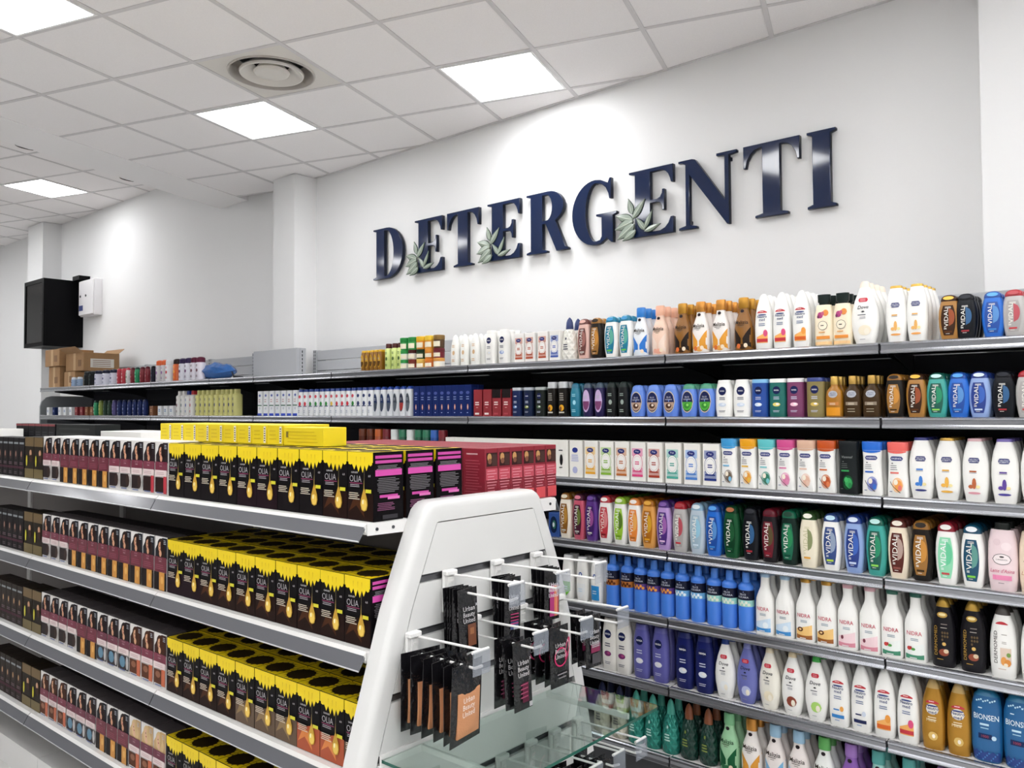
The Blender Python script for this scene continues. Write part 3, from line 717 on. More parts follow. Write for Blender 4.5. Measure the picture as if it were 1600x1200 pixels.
        pr.ell(0, .56, .55, .085, '#b4b6bc'); pr.text('NEUTRO', 0, .585, .035, '#24306e', maxw=.36); pr.text('ROBERTS', 0, .54, .03, '#24306e', maxw=.36)
        pr.rect(0, .33, .66, .04, '#8a7a68' if a[0] != '#f0b040' else '#c07a3a'); pr.lines(0, .34, .4, 2, .03, '#d8ccb4', .006)
        if a[0] == '#f0b040': pr.rect(0, .14, .8, .1, '#e0941c')
        else: pr.lines(0, .2, .5, 2, .06, '#a89c84', .008)
    elif style == 'lotion':
        dk = v['body'] != WHITE
        if not dk: pr.ell(0, .7, .6, .04, '#243078', p=4); pr.text('VASENOL', 0, .7, .032, '#f0f0f4', maxw=.5, fat=.01)
        else: pr.text('Vasenol', 0, .7, .045, '#9aa09e', maxw=.6, shear=.2)
        pr.strips(-.86 * pr.hw, .86 * pr.hw, lambda x: (.79 + .035 * (x / pr.hw) ** 2) * pr.h, lambda x: .836 * pr.h, v['cap'], 6)
        pr.poly([(-.5, .61), (-.4, .625), (-.3, .61), (-.4, .6)], '#3a3a44' if not dk else '#6a706e')
        pr.lines(-.25, .57, .35, 3, .035, '#5a5a66' if not dk else '#6a706e', .005)
        pr.rect(-.2, .44, .4, .015, a[1])
        base = a[0] if a[0] != '#5a5248' else '#6a5c4c'
        pr.ell(.08, .22, .52, .135, mixw(base, .45) if not dk else '#14522c'); pr.ell(.16, .21, .36, .10, base)
        pr.ell(-.08, .27, .2, .05, '#f4ead8' if not dk else '#3fb060'); pr.ell(.3, .17, .18, .05, a[1] if not dk else '#1c7a40')
        pr.zstrips(.08, .28, lambda z: -.62 + .9 * ((.28 - z) / .2) ** 1.5, lambda z: -.56 + .95 * ((.28 - z) / .2) ** 1.5, '#4a4038' if not dk else '#1a1e20')
        pr.lines(-.5, .1, .2, 1, .02, '#3a4a84' if not dk else '#6a706e', .006)
    elif style == 'blossom':
        if kn == 'flowercap':
            pr.ell(-.25, .6, .3, .06, a[1]); pr.ell(.3, .64, .3, .06, '#e08a3c'); pr.ell(0, .63, .16, .04, '#c4587a'); pr.ell(-.45, .57, .14, .03, '#7a2a5a')
            pr.ell(0, .4, .5, .085, '#3a3630'); pr.ell(0, .4, .46, .078, '#f2e8d0'); pr.lines(0, .4, .25, 1, .02, '#3a3630', .008)
            pr.lines(0, .27, .5, 1, .02, '#e8b070', .012); pr.rect(0, .17, .7, .03, a[0]); pr.rect(0, .06, .85, .03, '#f2c890')
        else:
            pr.ell(.3, .66, .35, .06, '#f6e4e6'); pr.ell(-.3, .72, .25, .05, '#e4ccd0')
            pr.ell(0, .47, .62, .08, '#3a3234'); pr.ell(0, .47, .58, .073, '#f4e8e8'); pr.ell(0, .505, .16, .012, '#3a3234'); pr.text("L'ANGELICA", 0, .465, .02, '#4a4244', maxw=.42)
            pr.text("Latte d'Asina", 0, .3, .055, a[1], maxw=.78, shear=.3)
            pr.rect(0, .2, .62, .035, a[0]); pr.lines(0, .12, .3, 1, .02, '#8a7a80', .005)
    elif style == 'bion':
        for q in range(9): pr.ell(-.56 + .14 * q, .83 + .012 * ((q * 7) % 3), .06, .012, '#bfe4f2'); pr.lay -= 1
        pr.lines(-.3, .74, .2, 1, .02, '#d8eef6', .007)
        pr.text('BIONSEN', .02, .62, .075, '#e4f2f8', maxw=.78, fat=.005)
        pr.lines(0, .52, .45, 1, .03, '#bfe0ee', .014); pr.lines(0, .47, .4, 1, .03, '#9fcae0', .007)
        pr.rect(-.05, .36, .42, .035, '#1c2a54'); pr.text('1000', -.05, .36, .035, '#a83a44', maxw=.3); pr.ell(.5, .35, .15, .03, '#bcd8ea')
        pr.strips(-.85 * pr.hw, .85 * pr.hw, lambda x: .03 * pr.h, lambda x: (.15 + .02 * sin(x * 400)) * pr.h, '#173a80', 14)
        for q in range(12): pr.ell(-.7 + .125 * q, .09 + .03 * ((q * 5) % 4 - 1.5), .05, .012, '#3f78b8'); pr.lay -= 1
    elif style == 'pine':
        pr.ell(-.1, .5, .1, .03, a[0]); pr.lines(-.1, .36, .35, 3, .05, a[0], .012)
    elif style == 'curve':
        pr.ell(.1, .72, .45, .06, '#d04a5a' if a[0] != '#22346a' else '#22346a'); pr.rect(0, .36, .75, .014, '#24306a'); pr.ell(.2, .45, .42, .08, a[0]); pr.lines(-.1, .2, .4, 2, .06, '#8a94b0', .01)
    elif style == 'oilfruit':
        pr.lines(0, .66, .5, 4, .06, '#9a948c', .014); pr.ell(0, .25, .55, .09, a[0]); pr.ell(-.2, .23, .25, .06, '#7a3a14'); pr.rect(0, .12, .6, .02, '#c9c4bc')
    elif style == 'spray':
        pr.ell(0, .6, .3, .06, '#1f4a9a'); pr.ell(0, .6, .16, .032, '#f0f2f4')
        pr.strips(-.7 * pr.hw, .7 * pr.hw, lambda x: (.06 + .14 * abs(x / pr.hw / .7)) * pr.h if a[0] != '#2f8fd0' else .08 * pr.h, lambda x: .4 * pr.h, a[0])
        pr.lines(0, .28, .4, 2, .05, '#cfe0ee', .01)
    elif style == 'ring':
        c = a[0]
        pale = mixw(c, .55)
        pr.rect(-.05, .74, .74, .10, pale); pr.rect(-.05, .26, .74, .08, pale); pr.rect(-.05, .145, .74, .03, c)
        pr.ell(-.05, .47, .74, .235, c, 14); pr.ell(-.05, .47, .69, .215, '#f4f2ee', 14); pr.ell(-.05, .47, .58, .18, pale, 14); pr.ell(-.05, .47, .55, .17, '#f4f2ee', 14)
        pr.lines(-.05, .49, .34, 2, .05, c, .014)
        pr.rect(-.05, .255, .6, .018, c)
        pr.ell(-.05, .755, .5, .06, '#1f2a74'); pr.text('Prep', -.05, .755, .05, '#f0f0f6', maxw=.32, shear=.2)
    elif style == 'blank':
        if v['desc'].endswith('oval'):
            pr.lines(0, .72, .5, 1, .03, '#3a3a3a', .014); pr.ell(0, .46, .26, .15, a[0]); pr.lines(0, .25, .4, 1, .02, '#3a3a3a', .012)
        elif kn == 'carton_p' and a[0] == '#b4b8dc':
            pr.ell(-.1, .74, .45, .07, '#24348a'); pr.lines(-.1, .6, .6, 4, .05, a[0], .014); pr.ell(-.1, .2, .4, .09, a[0])
        else: pr.lines(0, .62, .6, 2, .16, a[0], .04)
    elif style == 'slim':
        pr.rect(0, .05, 1, .05, a[0]); pr.ell(.1, .82, .5, .05, '#5a6ab0'); pr.rect(0, .42, 1, .02, '#2f6a4a' if a[0] else a[0]); pr.ell(.1, .3, .4, .05, '#c9ced8'); pr.lines(0, .65, .5, 2, .08, '#b0606a', .012)
    elif style == 'slimdark':
        pr.ell(0, .75, .55, .05, '#3f5098'); pr.lines(0, .62, .5, 2, .07, a[0], .01); pr.ell(0, .3, .22, .09, '#c98a7a'); pr.ell(0, .3, .12, .05, '#e6c8b0'); pr.lines(0, .12, .3, 1, .02, a[0], .01)
    elif style == 'redbox':
        if v.get('top'): pr.rect(0, .84, 1, .16, '#1c1416')
        pr.text('hair', -.05, .5, .07, '#f0dcd8', maxw=.5, fat=.01) if 0 else pr.lines(-.05, .52, .55, 2, .08, '#f0dcd8', .02)
        pr.lines(0, .33, .4, 1, .02, '#e0a8a4', .01); pr.rect(-.1, .1, .5, .035, '#e6dcd8' if not v.get('top') else '#b04048')
    elif style == 'emblem':
        pr.ell(0, .5, .7, .35, a[0]); pr.ell(.1, .5, .35, .18, '#2f6a5a'); pr.ell(0, .5, .2, .1, '#d8e0e6')

_prod = {}
def product(kn, vn):
    key = (kn, vn)
    if key in _prod: return _prod[key]
    k, v = K[kn], VAR[kn][vn]
    hw, hd, h, n = k['w'] / 2, k['d'] / 2, k['h'], k['n']
    if k['body'] is None:
        m = MB(); m.cbox(-hw, hw, -hd, hd, 0, h, .0015, mat(v['body'], .5, kind='card') if False else mat(v['body'], .5))
        body = m.mesh('body'); cap = None
        surf = lambda x, z: hd
    else:
        bk = 'diamond' if kn.startswith('pinecone') else 'plain'
        ro, me_ = (.28, .35) if v['desc'].startswith('metallic') else (.3, 0.)
        if v['body'] == '#b8862f': ro, me_ = .32, .5
        body = loft(k['body'], h, hw, hd, n, mat(v['body'], ro, me_, bk)).mesh('body')
        gold = v['cap'] in ('#c9a04a', '#cfa94f', '#b8862f', '#c98a3c', '#c9963f', '#c4a050', '#b08c44', '#b8923c')
        cap = loft(k['cap'], h, hw, hd, n, mat(v['cap'], .3, .55 if gold else 0.)).mesh('cap')
        prof = sorted(k['body'] + k['cap'])
        def surf(x, z):
            a, b = interp(prof, z / h)
            return hd * b * max(0, 1 - min(1, abs(x) / (hw * a)) ** n) ** (1 / n)
    pm = None
    if v['style']:
        pr = Print(hw, h, surf)
        draw(v['style'], pr, v['a'], v, kn)
        pm = pr.m.mesh('label_print')
    _prod[key] = (body, cap, pm, k, v)
    return _prod[key]

def place(kn, vn, loc, rz=0., front=True):
    body, cap, pm, k, v = product(kn, vn)
    if front:
        r = empty(k['oname'], loc, rz)
        link('body', body, r)
        if cap: link('cap', cap, r)
        if pm: link('label_print', pm, r)
    else:
        r = link(k['oname'], body, None, loc, rz)
        if cap: link('cap', cap, r)
    return r

# ================================================================== the setting
WALL_Y = 3.6115
CEIL = H + 1.6875                  # lower ceiling
CEIL2 = H + 2.055                  # higher ceiling beyond the plaster band
M_WALL = mat('#e6e6e6', .75, kind='wall')
M_CEIL = mat('#f0eded', .85, kind='tile')
M_PLAS = mat('#efeded', .8, kind='wall')
M_BAR = mat('#cfcccd', .5)
M_FLOOR = mat('#d6d5d2', .22, kind='floor')

def slab(name, x0, x1, y0, y1, z0, z1, mt):
    m = MB(); m.box(x0, x1, y0, y1, z0, z1, mt)
    return struct(builds(m, name, None))

slab('floor', -16, 5, -7, WALL_Y + .2, -.1, 0, M_FLOOR)
slab('wall_back', -16, 5, WALL_Y, WALL_Y + .2, 0, CEIL2 + .1, M_WALL)
slab('wall_left', -16.2, -16, -7, WALL_Y + .2, 0, CEIL2 + .1, M_WALL)
slab('wall_right', 5, 5.2, -7, WALL_Y + .2, 0, CEIL2 + .1, M_WALL)
slab('wall_front', -16, 5, -7.2, -7, 0, CEIL2 + .1, M_WALL)
# square pillars that stand out of the back wall
PIL_Y = 3.4207
for i, (a, b) in enumerate(((-5.281, -5.016), (-10.115, -9.687), (-.681, -.15))):
    slab('trim_%d' % (i + 1), a, b, PIL_Y, WALL_Y, 0, CEIL + .0 if i != 1 else CEIL2, M_WALL)

# ---- ceiling: grid turned 18 degrees against the wall, 0.522 m tiles
GA = radians(18.175)
GO = (-3.6094, 1.4978)
TS = .522
GU = (cos(GA), sin(GA)); GV = (-sin(GA), cos(GA))
def gp(u, v):
    return (GO[0] + u * GU[0] + v * GV[0], GO[1] + u * GU[1] + v * GV[1])
def uv(x, y):
    dx, dy = x - GO[0], y - GO[1]
    return dx * GU[0] + dy * GU[1], dx * GV[0] + dy * GV[1]
BAND0, BAND1 = -3 * TS + .012, -1.945         # plaster band between the two ceilings, in u

def clip(poly, f):
    out = []
    for i in range(len(poly)):
        a, b = poly[i], poly[(i + 1) % len(poly)]
        fa, fb = f(a), f(b)
        if fa >= 0: out.append(a)
        if (fa >= 0) != (fb >= 0):
            t = fa / (fa - fb)
            out.append((a[0] + (b[0] - a[0]) * t, a[1] + (b[1] - a[1]) * t))
    return out

def slab_poly(m, poly, z0, z1, mt):
    n = len(poly)
    m.add([(x, y, z0) for x, y in poly] + [(x, y, z1) for x, y in poly],
          [list(range(n))[::-1], list(range(n, 2 * n))] + [(i, (i + 1) % n, n + (i + 1) % n, n + i) for i in range(n)], mt)

def room_clip(poly):
    for f in (lambda p: WALL_Y - p[1], lambda p: p[1] + 7, lambda p: p[0] + 16, lambda p: 5 - p[0]):
        poly = clip(poly, f)
        if len(poly) < 3: return []
    return poly

ceiling = struct(empty('ceiling', (0, 0, CEIL)))
def is_light(i, j): return i % 3 == 2 and j % 3 == 2
LIGHTS = []
I0, I1, J0, J1 = -4, 5, -3, 8                 # field of separately built tiles
full_tile = None
gap = .011
for i in range(I0, I1):
    for j in range(J0, J1):
        if is_light(i, j) or (i, j) == (1, 0): 
            c = gp((j + .5) * TS, (i + .5) * TS)
            if c[1] < WALL_Y - .3: continue
        q = [gp(j * TS + gap, i * TS + gap), gp((j + 1) * TS - gap, i * TS + gap), gp((j + 1) * TS - gap, (i + 1) * TS - gap), gp(j * TS + gap, (i + 1) * TS - gap)]
        p = room_clip(q)
        if len(p) < 3: continue
        area = abs(sum(p[k][0] * p[(k + 1) % len(p)][1] - p[(k + 1) % len(p)][0] * p[k][1] for k in range(len(p)))) / 2
        if area < .0006: continue
        whole = len(p) == 4 and abs(area - (TS - 2 * gap) ** 2) < 1e-4
        c = gp((j + .5) * TS, (i + .5) * TS)
        if whole:
            if full_tile is None:
                m = MB(); slab_poly(m, [(x - c[0], y - c[1]) for x, y in p], .004, .02, M_CEIL)
                full_tile = m.mesh('ceiling_tile')
            me = full_tile
        else:
            m = MB(); slab_poly(m, [(x - c[0], y - c[1]) for x, y in p], .004, .02, M_CEIL)
            me = m.mesh('ceiling_tile')
        link('ceiling_tile', me, ceiling, (c[0], c[1], 0))
# T bars of the grid, one object for each run
for j in range(J0, J1 + 1):
    p = room_clip([gp(j * TS - gap, I0 * TS), gp(j * TS + gap, I0 * TS), gp(j * TS + gap, I1 * TS), gp(j * TS - gap, I1 * TS)])
    if len(p) > 2:
        m = MB(); slab_poly(m, p, 0, .018, M_BAR); builds(m, 'grid_bar', ceiling)
for i in range(I0, I1 + 1):
    p = room_clip([gp(J0 * TS, i * TS - gap), gp(J1 * TS, i * TS - gap), gp(J1 * TS, i * TS + gap), gp(J0 * TS, i * TS + gap)])
    if len(p) > 2:
        m = MB(); slab_poly(m, p, .0008, .018, M_BAR); builds(m, 'grid_bar', ceiling)
# plain panels over the rest of the room, out of the photographed field, and a closed lid above
m = MB()
for u0, u1, v0, v1 in ((J0 * TS, J1 * TS, -30, I0 * TS), (J1 * TS, 30, -30, 30)):
    p = room_clip([gp(u0, v0), gp(u1, v0), gp(u1, v1), gp(u0, v1)])
    if len(p) > 2: slab_poly(m, p, .0, .02, M_CEIL)
p = room_clip([gp(BAND0 - .02, -30), gp(30, -30), gp(30, 30), gp(BAND0 - .02, 30)])
slab_poly(m, p, .12, .15, M_CEIL)
builds(m, 'ceiling_field', ceiling)
# slim angle along the wall
m = MB(); m.box(-5.3, 5, WALL_Y - .02, WALL_Y, .001, .02, M_BAR); builds(m, 'edge_angle', ceiling)
# plaster band and its outer edge up to the higher ceiling
m = MB()
p = room_clip([gp(BAND1, -30), gp(BAND0, -30), gp(BAND0, 30), gp(BAND1, 30)])
slab_poly(m, p, -.002, CEIL2 - CEIL + .05, M_PLAS)
builds(m, 'plaster_band', ceiling)
# dark crescents painted as the shade inside round downlights in the band
for sx, sy in ((-5.80, 1.92), (-6.056, 2.683)):
    u, v = uv(sx, sy)
    m = MB()
    arc_ = [(u + .05 - .06 * cos(t_), v + .075 * sin(t_)) for t_ in [(-1.0 + .25 * k) for k in range(9)]]
    arc2 = [(u + .05 - (.06 - .012 * (1 - abs(k - 4) / 4.2)) * cos(-1.0 + .25 * k), v + .075 * sin(-1.0 + .25 * k)) for k in range(9)]
    slab_poly(m, [gp(*q) for q in arc_ + arc2[::-1]], -.005, .0, mat('#4a4644', .5))
    builds(m, 'downlight_shade', ceiling)

# higher ceiling beyond the band, the same tiles
ceiling2 = struct(empty('ceiling', (0, 0, CEIL2)))
FU, FV = uv(-8.396, 2.601)         # a corner of the light panel up there
full2 = None
for i in range(-4, 4):
    for j in range(-11, 4):
        u0, v0 = FU + j * TS, FV + i * TS
        if is_light(i + 2, j + 2): continue
        q = [gp(u0 + gap, v0 + gap), gp(u0 + TS - gap, v0 + gap), gp(u0 + TS - gap, v0 + TS - gap), gp(u0 + gap, v0 + TS - gap)]
        p = clip(room_clip(q), lambda a: BAND1 - uv(*a)[0])
        if len(p) < 3: continue
        c = gp(u0 + TS / 2, v0 + TS / 2)
        m = MB(); slab_poly(m, [(x - c[0], y - c[1]) for x, y in p], .004, .02, M_CEIL)
        if len(p) == 4 and all(abs(a[0] - b[0]) + abs(a[1] - b[1]) < 1e-5 for a, b in zip(p, q)):
            if full2 is None: full2 = m.mesh('ceiling_tile')
            me = full2
        else: me = m.mesh('ceiling_tile')
        link('ceiling_tile', me, ceiling2, (c[0], c[1], 0))
for j in range(-11, 5):
    u0 = FU + j * TS
    p = clip(room_clip([gp(u0 - gap, FV - 4 * TS), gp(u0 + gap, FV - 4 * TS), gp(u0 + gap, FV + 4 * TS), gp(u0 - gap, FV + 4 * TS)]), lambda a: BAND1 - uv(*a)[0])
    if len(p) > 2: m = MB(); slab_poly(m, p, 0, .018, M_BAR); builds(m, 'grid_bar', ceiling2)
for i in range(-4, 5):
    v0 = FV + i * TS
    p = clip(room_clip([gp(FU - 11 * TS, v0 - gap), gp(FU + 4 * TS, v0 - gap), gp(FU + 4 * TS, v0 + gap), gp(FU - 11 * TS, v0 + gap)]), lambda a: BAND1 - uv(*a)[0])
    if len(p) > 2: m = MB(); slab_poly(m, p, .0008, .018, M_BAR); builds(m, 'grid_bar', ceiling2)
m = MB()
p = clip(room_clip([gp(-30, -30), gp(BAND1, -30), gp(BAND1, 30), gp(-30, 30)]), lambda a: BAND1 - uv(*a)[0])
slab_poly(m, p, .022, .06, M_CEIL)
builds(m, 'ceiling_field', ceiling2)

# ---- light panels
_lm = None
def light_panel(c, z, label):
    global _lm
    r = empty('ceiling_light', (c[0], c[1], z), GA)
    if _lm is None:
        a = TS / 2 - .012
        m = MB(); m.box(-a + .012, a - .012, -a + .012, a - .012, .001, .012, mat('#ffffff', .5, kind='emit'))
        f = MB()
        for x0, x1, y0, y1 in ((-a, a, -a, -a + .012), (-a, a, a - .012, a), (-a, -a + .012, -a + .012, a - .012), (a - .012, a, -a + .012, a - .012)):
            f.box(x0, x1, y0, y1, -.002, .014, mat('#f2f2f2', .4))
        _lm = (m.mesh('diffuser'), f.mesh('frame'))
    link('diffuser', _lm[0], r); link('frame', _lm[1], r)
    tag(r, label, 'ceiling light', 'square light panels in the ceiling')
seen = {(2, -1): 'square light panel in ceiling between round vent and plaster band', (2, 2): 'square light panel nearest the wall sign', (-1, -1): 'square light panel cut by top left corner of the photo'}
for i in range(-13, 4):
    for j in range(-1, 18):
        if not is_light(i, j): continue
        c = gp((j + .5) * TS, (i + .5) * TS)
        if not (-15.5 < c[0] < 4.5 and -6.6 < c[1] < WALL_Y - .36): continue
        out = not (I0 <= i < I1 and J0 <= j < J1)
        light_panel(c, CEIL - (.014 if out else 0), seen.get((i, j), 'square ceiling light panel out of view, %s row from the sign wall, %s along it' % (ORD[(5 - i) // 3], ORD[(j + 4) // 3])))
for i in range(-8, 4):
    for j in range(-11, 2):
        if not is_light(i + 2, j + 2): continue
        c = gp(FU + (j + .5) * TS, FV + (i + .5) * TS)
        if uv(*c)[0] > BAND1 - .4 or not (-15.5 < c[0] < 4.5 and -6.6 < c[1] < WALL_Y - .36): continue
        out = not (-4 <= i < 4 and -11 <= j < 4)
        light_panel(c, CEIL2 + (.008 if out else 0), 'square light panel in higher ceiling by left photo edge' if (i, j) == (0, 0) else 'square light panel of the higher ceiling out of view, %s row, %s along it' % (ORD[(3 - i) // 3 + 1], ORD[(3 - j) // 3 + 1]))

# ---- round air diffuser in its own ceiling plate
c = gp(.5 * TS, 1.5 * TS)
r = empty('air_diffuser', (c[0], c[1], CEIL), GA)
tag(r, 'round white ceiling air vent with concentric rings', 'air vent')
M_VENT = mat('#d6d2cc', .45)
a = TS / 2 - gap
m = MB()
n = 32
outer = []
for i in range(n):
    t = 2 * pi * i / n
    k = a / max(abs(cos(t)), abs(sin(t)))
    outer.append((k * cos(t), k * sin(t)))
for i in range(n):
    j = (i + 1) % n
    t0, t1 = 2 * pi * i / n, 2 * pi * j / n
    m.face([(outer[i][0], outer[i][1], .003), (outer[j][0], outer[j][1], .003), (.205 * cos(t1), .205 * sin(t1), .003), (.205 * cos(t0), .205 * sin(t0), .003)], M_VENT)
builds(m, 'plate', r)
def lring(prof, mt, nm):
    m = MB(); m.rings([[(q * cos(2 * pi * k / 40), q * sin(2 * pi * k / 40), z) for k in range(40)] for q, z in prof], mt, False, False)
    return builds(m, nm, r, smooth=True)
lring([(.214, .003), (.212, -.003), (.206, -.004), (.203, .0), (.200, .05), (.18, .085)], mat('#b4aea8', .4), 'outer_collar')
m = MB(); m.lathe([(.2, .086), (.2, .09)], mat('#1c1a1a', .7), 36); builds(m, 'duct', r)  # near-black disc paints in the shade deep behind the rings
lring([(.158, .004), (.155, -.006), (.148, -.008), (.142, -.003), (.12, .016), (.09, .036), (.085, .042)], M_VENT, 'dish')
lring([(.158, .004), (.15, .014), (.12, .034), (.09, .05)], M_VENT, 'dish_back')
lring([(.088, .008), (.082, -.002), (.076, -.004), (.05, -.001), (.02, .001), (.001, .001)], M_VENT, 'centre_cone')
lring([(.088, .008), (.06, .04), (.05, .085)], M_VENT, 'stem')

# ================================================================== sign letters
SIGN_Z = H + .866
SIGN_H = .338
M_SIGN = mat('#122244', .07, spec=.501)
M_SIGNEDGE = mat('#0c1428', .3)
def arc(cx, cy, rx, ry, a0, a1, n=10):
    return [(cx + rx * cos(radians(a0 + (a1 - a0) * k / n)), cy + ry * sin(radians(a0 + (a1 - a0) * k / n))) for k in range(n + 1)]
L_E = [(0, 1), (.735, 1), (.735, .74), (.70, .74)] + [(.685, .80), (.655, .87), (.61, .92), (.55, .945), (.36, .945), (.36, .53), (.47, .53), (.52, .55), (.55, .60), (.555, .66), (.59, .66), (.59, .35), (.555, .35), (.55, .42), (.52, .465), (.47, .48), (.36, .48), (.36, .055), (.52, .055), (.60, .09), (.655, .15), (.69, .235), (.735, .235), (.735, 0), (0, 0), (0, .03), (.10, .055), (.10, .945), (0, .97)]
L_T = [(0, 1), (.77, 1), (.77, .70), (.735, .70), (.715, .80), (.67, .88), (.61, .93), (.53, .945), (.505, .945), (.505, .055), (.61, .03), (.61, 0), (.16, 0), (.16, .03), (.265, .055), (.265, .945), (.24, .945), (.16, .93), (.10, .88), (.055, .80), (.035, .70), (0, .70)]
L_N = [(0, 1), (.22, 1), (.27, .985), (.735, .33), (.735, .95), (.61, .965), (.61, 1), (.92, 1), (.92, .965), (.80, .95), (.80, -.01), (.765, -.01), (.18, .78), (.18, .055), (.29, .03), (.29, 0), (0, 0), (0, .03), (.115, .055), (.115, .93), (.06, .965), (0, .97)]
L_I = [(0, 1), (.37, 1), (.37, .97), (.30, .945), (.30, .055), (.37, .03), (.37, 0), (0, 0), (0, .03), (.07, .055), (.07, .945), (0, .97)]
L_D = [(0, 1)] + arc(.40, .5, .47, .5, 90, -90, 18) + [(0, 0), (0, .03), (.09, .055), (.09, .945), (0, .97)]
L_Dh = [(.33, .945)] + arc(.38, .5, .22, .445, 90, -90, 16) + [(.33, .055)]
L_R = [(0, 1)] + arc(.46, .74, .31, .26, 90, -55, 12) + [(.60, .50), (.80, .06), (.86, .03), (.86, 0), (.62, 0), (.40, .47), (.335, .47), (.335, .055), (.43, .03), (.43, 0), (0, 0), (0, .03), (.09, .055), (.09, .945), (0, .97)]
L_Rh = [(.335, .945)] + arc(.42, .735, .115, .21, 90, -90, 10) + [(.335, .525)]
L_G = [(.74, 1), (.74, .68), (.705, .68), (.69, .76), (.64, .86), (.56, .93)] + arc(.46, .5, .20, .455, 90, 270, 18) + [(.53, .06), (.56, .11), (.56, .41), (.46, .435), (.46, .465), (.84, .465), (.84, .435), (.77, .41), (.77, 0), (.735, 0), (.69, .04), (.66, .075), (.56, .015)] + arc(.44, .5, .44, .512, -75, -270, 22) + [(.55, .995), (.64, .95), (.68, .93), (.71, 1)]
LET = [('D', -4.334, .295, [L_D, L_Dh]), ('E', -3.925, .250, [L_E]), ('T', -3.632, .269, [L_T]), ('E', -3.294, .25, [L_E]), ('R', -2.994, .294, [L_R, L_Rh]), ('G', -2.673, .287, [L_G]),
       ('E', -2.31, .255, [L_E]), ('N', -2.025, .305, [L_N]), ('T', -1.687, .265, [L_T]), ('I', -1.39, .126, [L_I])]
LABEL = ['navy serif letter D starting the wall sign', 'navy letter E with leaves between D and first T', 'navy serif letter T between two leafy letters E', 'navy letter E with leaves between first T and R',
         'navy serif letter R of the wall sign', 'navy serif letter G of the wall sign', 'navy letter E with leaves between G and N', 'navy serif letter N of the wall sign', 'navy serif letter T between N and I', 'navy serif letter I ending the wall sign']
LEAVES = [(.06, .36, -.01, .61, .075), (.07, .29, .29, .56, .085), (.08, .27, -.23, .37, .10), (.09, .25, -.24, .16, .115), (.11, .20, -.20, .0, .12), (.14, .10, -.10, -.03, .09), (.31, .08, .15, .29, .07), (.29, .09, .44, .37, .058), (.30, .06, .58, .14, .06)]
M_LEAF = mat('#8a9689', .3, kind='card'); M_VEIN = mat('#ccd2c6', .35); M_LEAFEDGE = mat('#2c382f', .4)
for (ch, x0, w, polys), lab in zip(LET, LABEL):
    cu = bpy.data.curves.new('letter', 'CURVE'); cu.dimensions = '2D'; cu.fill_mode = 'BOTH'
    cu.extrude = .011; cu.bevel_depth = .0022; cu.bevel_resolution = 1; cu.offset = -.0022
    kx = w / max(p[0] for p in polys[0])
    for pl in polys:
        sp = cu.splines.new('POLY'); sp.points.add(len(pl) - 1); sp.use_cyclic_u = True
        for pt, (x, y) in zip(sp.points, pl): pt.co = (x * kx, y * SIGN_H, 0, 1)
    ob = bpy.data.objects.new('l', cu); COL.objects.link(ob)
    me = bpy.data.meshes.new_from_object(ob.evaluated_get(bpy.context.evaluated_depsgraph_get()))
    bpy.data.objects.remove(ob); bpy.data.curves.remove(cu)
    me.transform(Matrix.Rotation(pi / 2, 4, 'X'))
    me.name = 'letter_face'
    me.materials.clear(); me.materials.append(M_SIGN); me.materials.append(M_SIGNEDGE)
    for pg in me.polygons: pg.material_index = 0 if abs(pg.normal.y) > .9 else 1
    r = empty('sign_letter', (x0, WALL_Y - .024, SIGN_Z))
    tag(r, lab, 'sign letter', 'letters of the wall sign')
    link('letter_face', me, r)
    m = MB()                                                     # spacers to the wall
    for zz in (.06, .94):
        lx = .22 * SIGN_H if ch not in 'T' else .38 * SIGN_H
        if ch == 'I': lx = .18 * SIGN_H
        if ch == 'N': lx = .15 * SIGN_H if zz < .5 else .77 * SIGN_H
        if ch == 'G': lx = .42 * SIGN_H
        zz2 = {.06: .1, .94: .9}[zz]
        if ch == 'G': zz2 = .02 if zz < .5 else .98
        m.box(lx - .008, lx + .008, .01, .024, zz2 * SIGN_H - .008, zz2 * SIGN_H + .008, M_SIGNEDGE)
    builds(m, 'spacer', r)
    if ch == 'E':
        for q, (lx, lz, tx_, tz_, wd) in enumerate(LEAVES):
            m = MB()
            ln = math.hypot(tx_ - lx, tz_ - lz); ca, sa = (tx_ - lx) / ln, (tz_ - lz) / ln
            def LP(t, s, y):
                ww = wd * sin(pi * min(1, t ** .8)) * (1 - .25 * t) * s
                X, Z = (lx + .0) + t * ln * ca - ww * sa * .8, lz + t * ln * sa + ww * ca * .8
                return (X * SIGN_H, y, Z * SIGN_H)
            ns = 10
            y0 = -.0135 - .0022 * q
            top = lambda t, s: y0 - .006 + .005 * abs(s)
            for k in range(ns):
                t0, t1 = k / ns, (k + 1) / ns
                for s0, s1 in ((-1, -.82), (-.82, -.06), (-.06, .06), (.06, .82), (.82, 1)):
                    mt = M_LEAFEDGE if abs(s0 + s1) > 1.5 else (M_VEIN if abs(s0 + s1) < .01 else M_LEAF)
                    m.face([LP(t0, s0, top(t0, s0)), LP(t1, s0, top(t1, s0)), LP(t1, s1, top(t1, s1)), LP(t0, s1, top(t0, s1))], mt)
                for s in (-1, 1):
                    m.face([LP(t0, s, y0 - .001), LP(t1, s, y0 - .001), LP(t1, s, y0 + .004), LP(t0, s, y0 + .004)], M_LEAFEDGE)
                m.face([LP(t0, -1, y0 + .004), LP(t0, 1, y0 + .004), LP(t1, 1, y0 + .004), LP(t1, -1, y0 + .004)], M_LEAFEDGE)
            lf = builds(m, 'leaf', r)
            if q == 0: lf['label'] = 'grey green painted leaf'

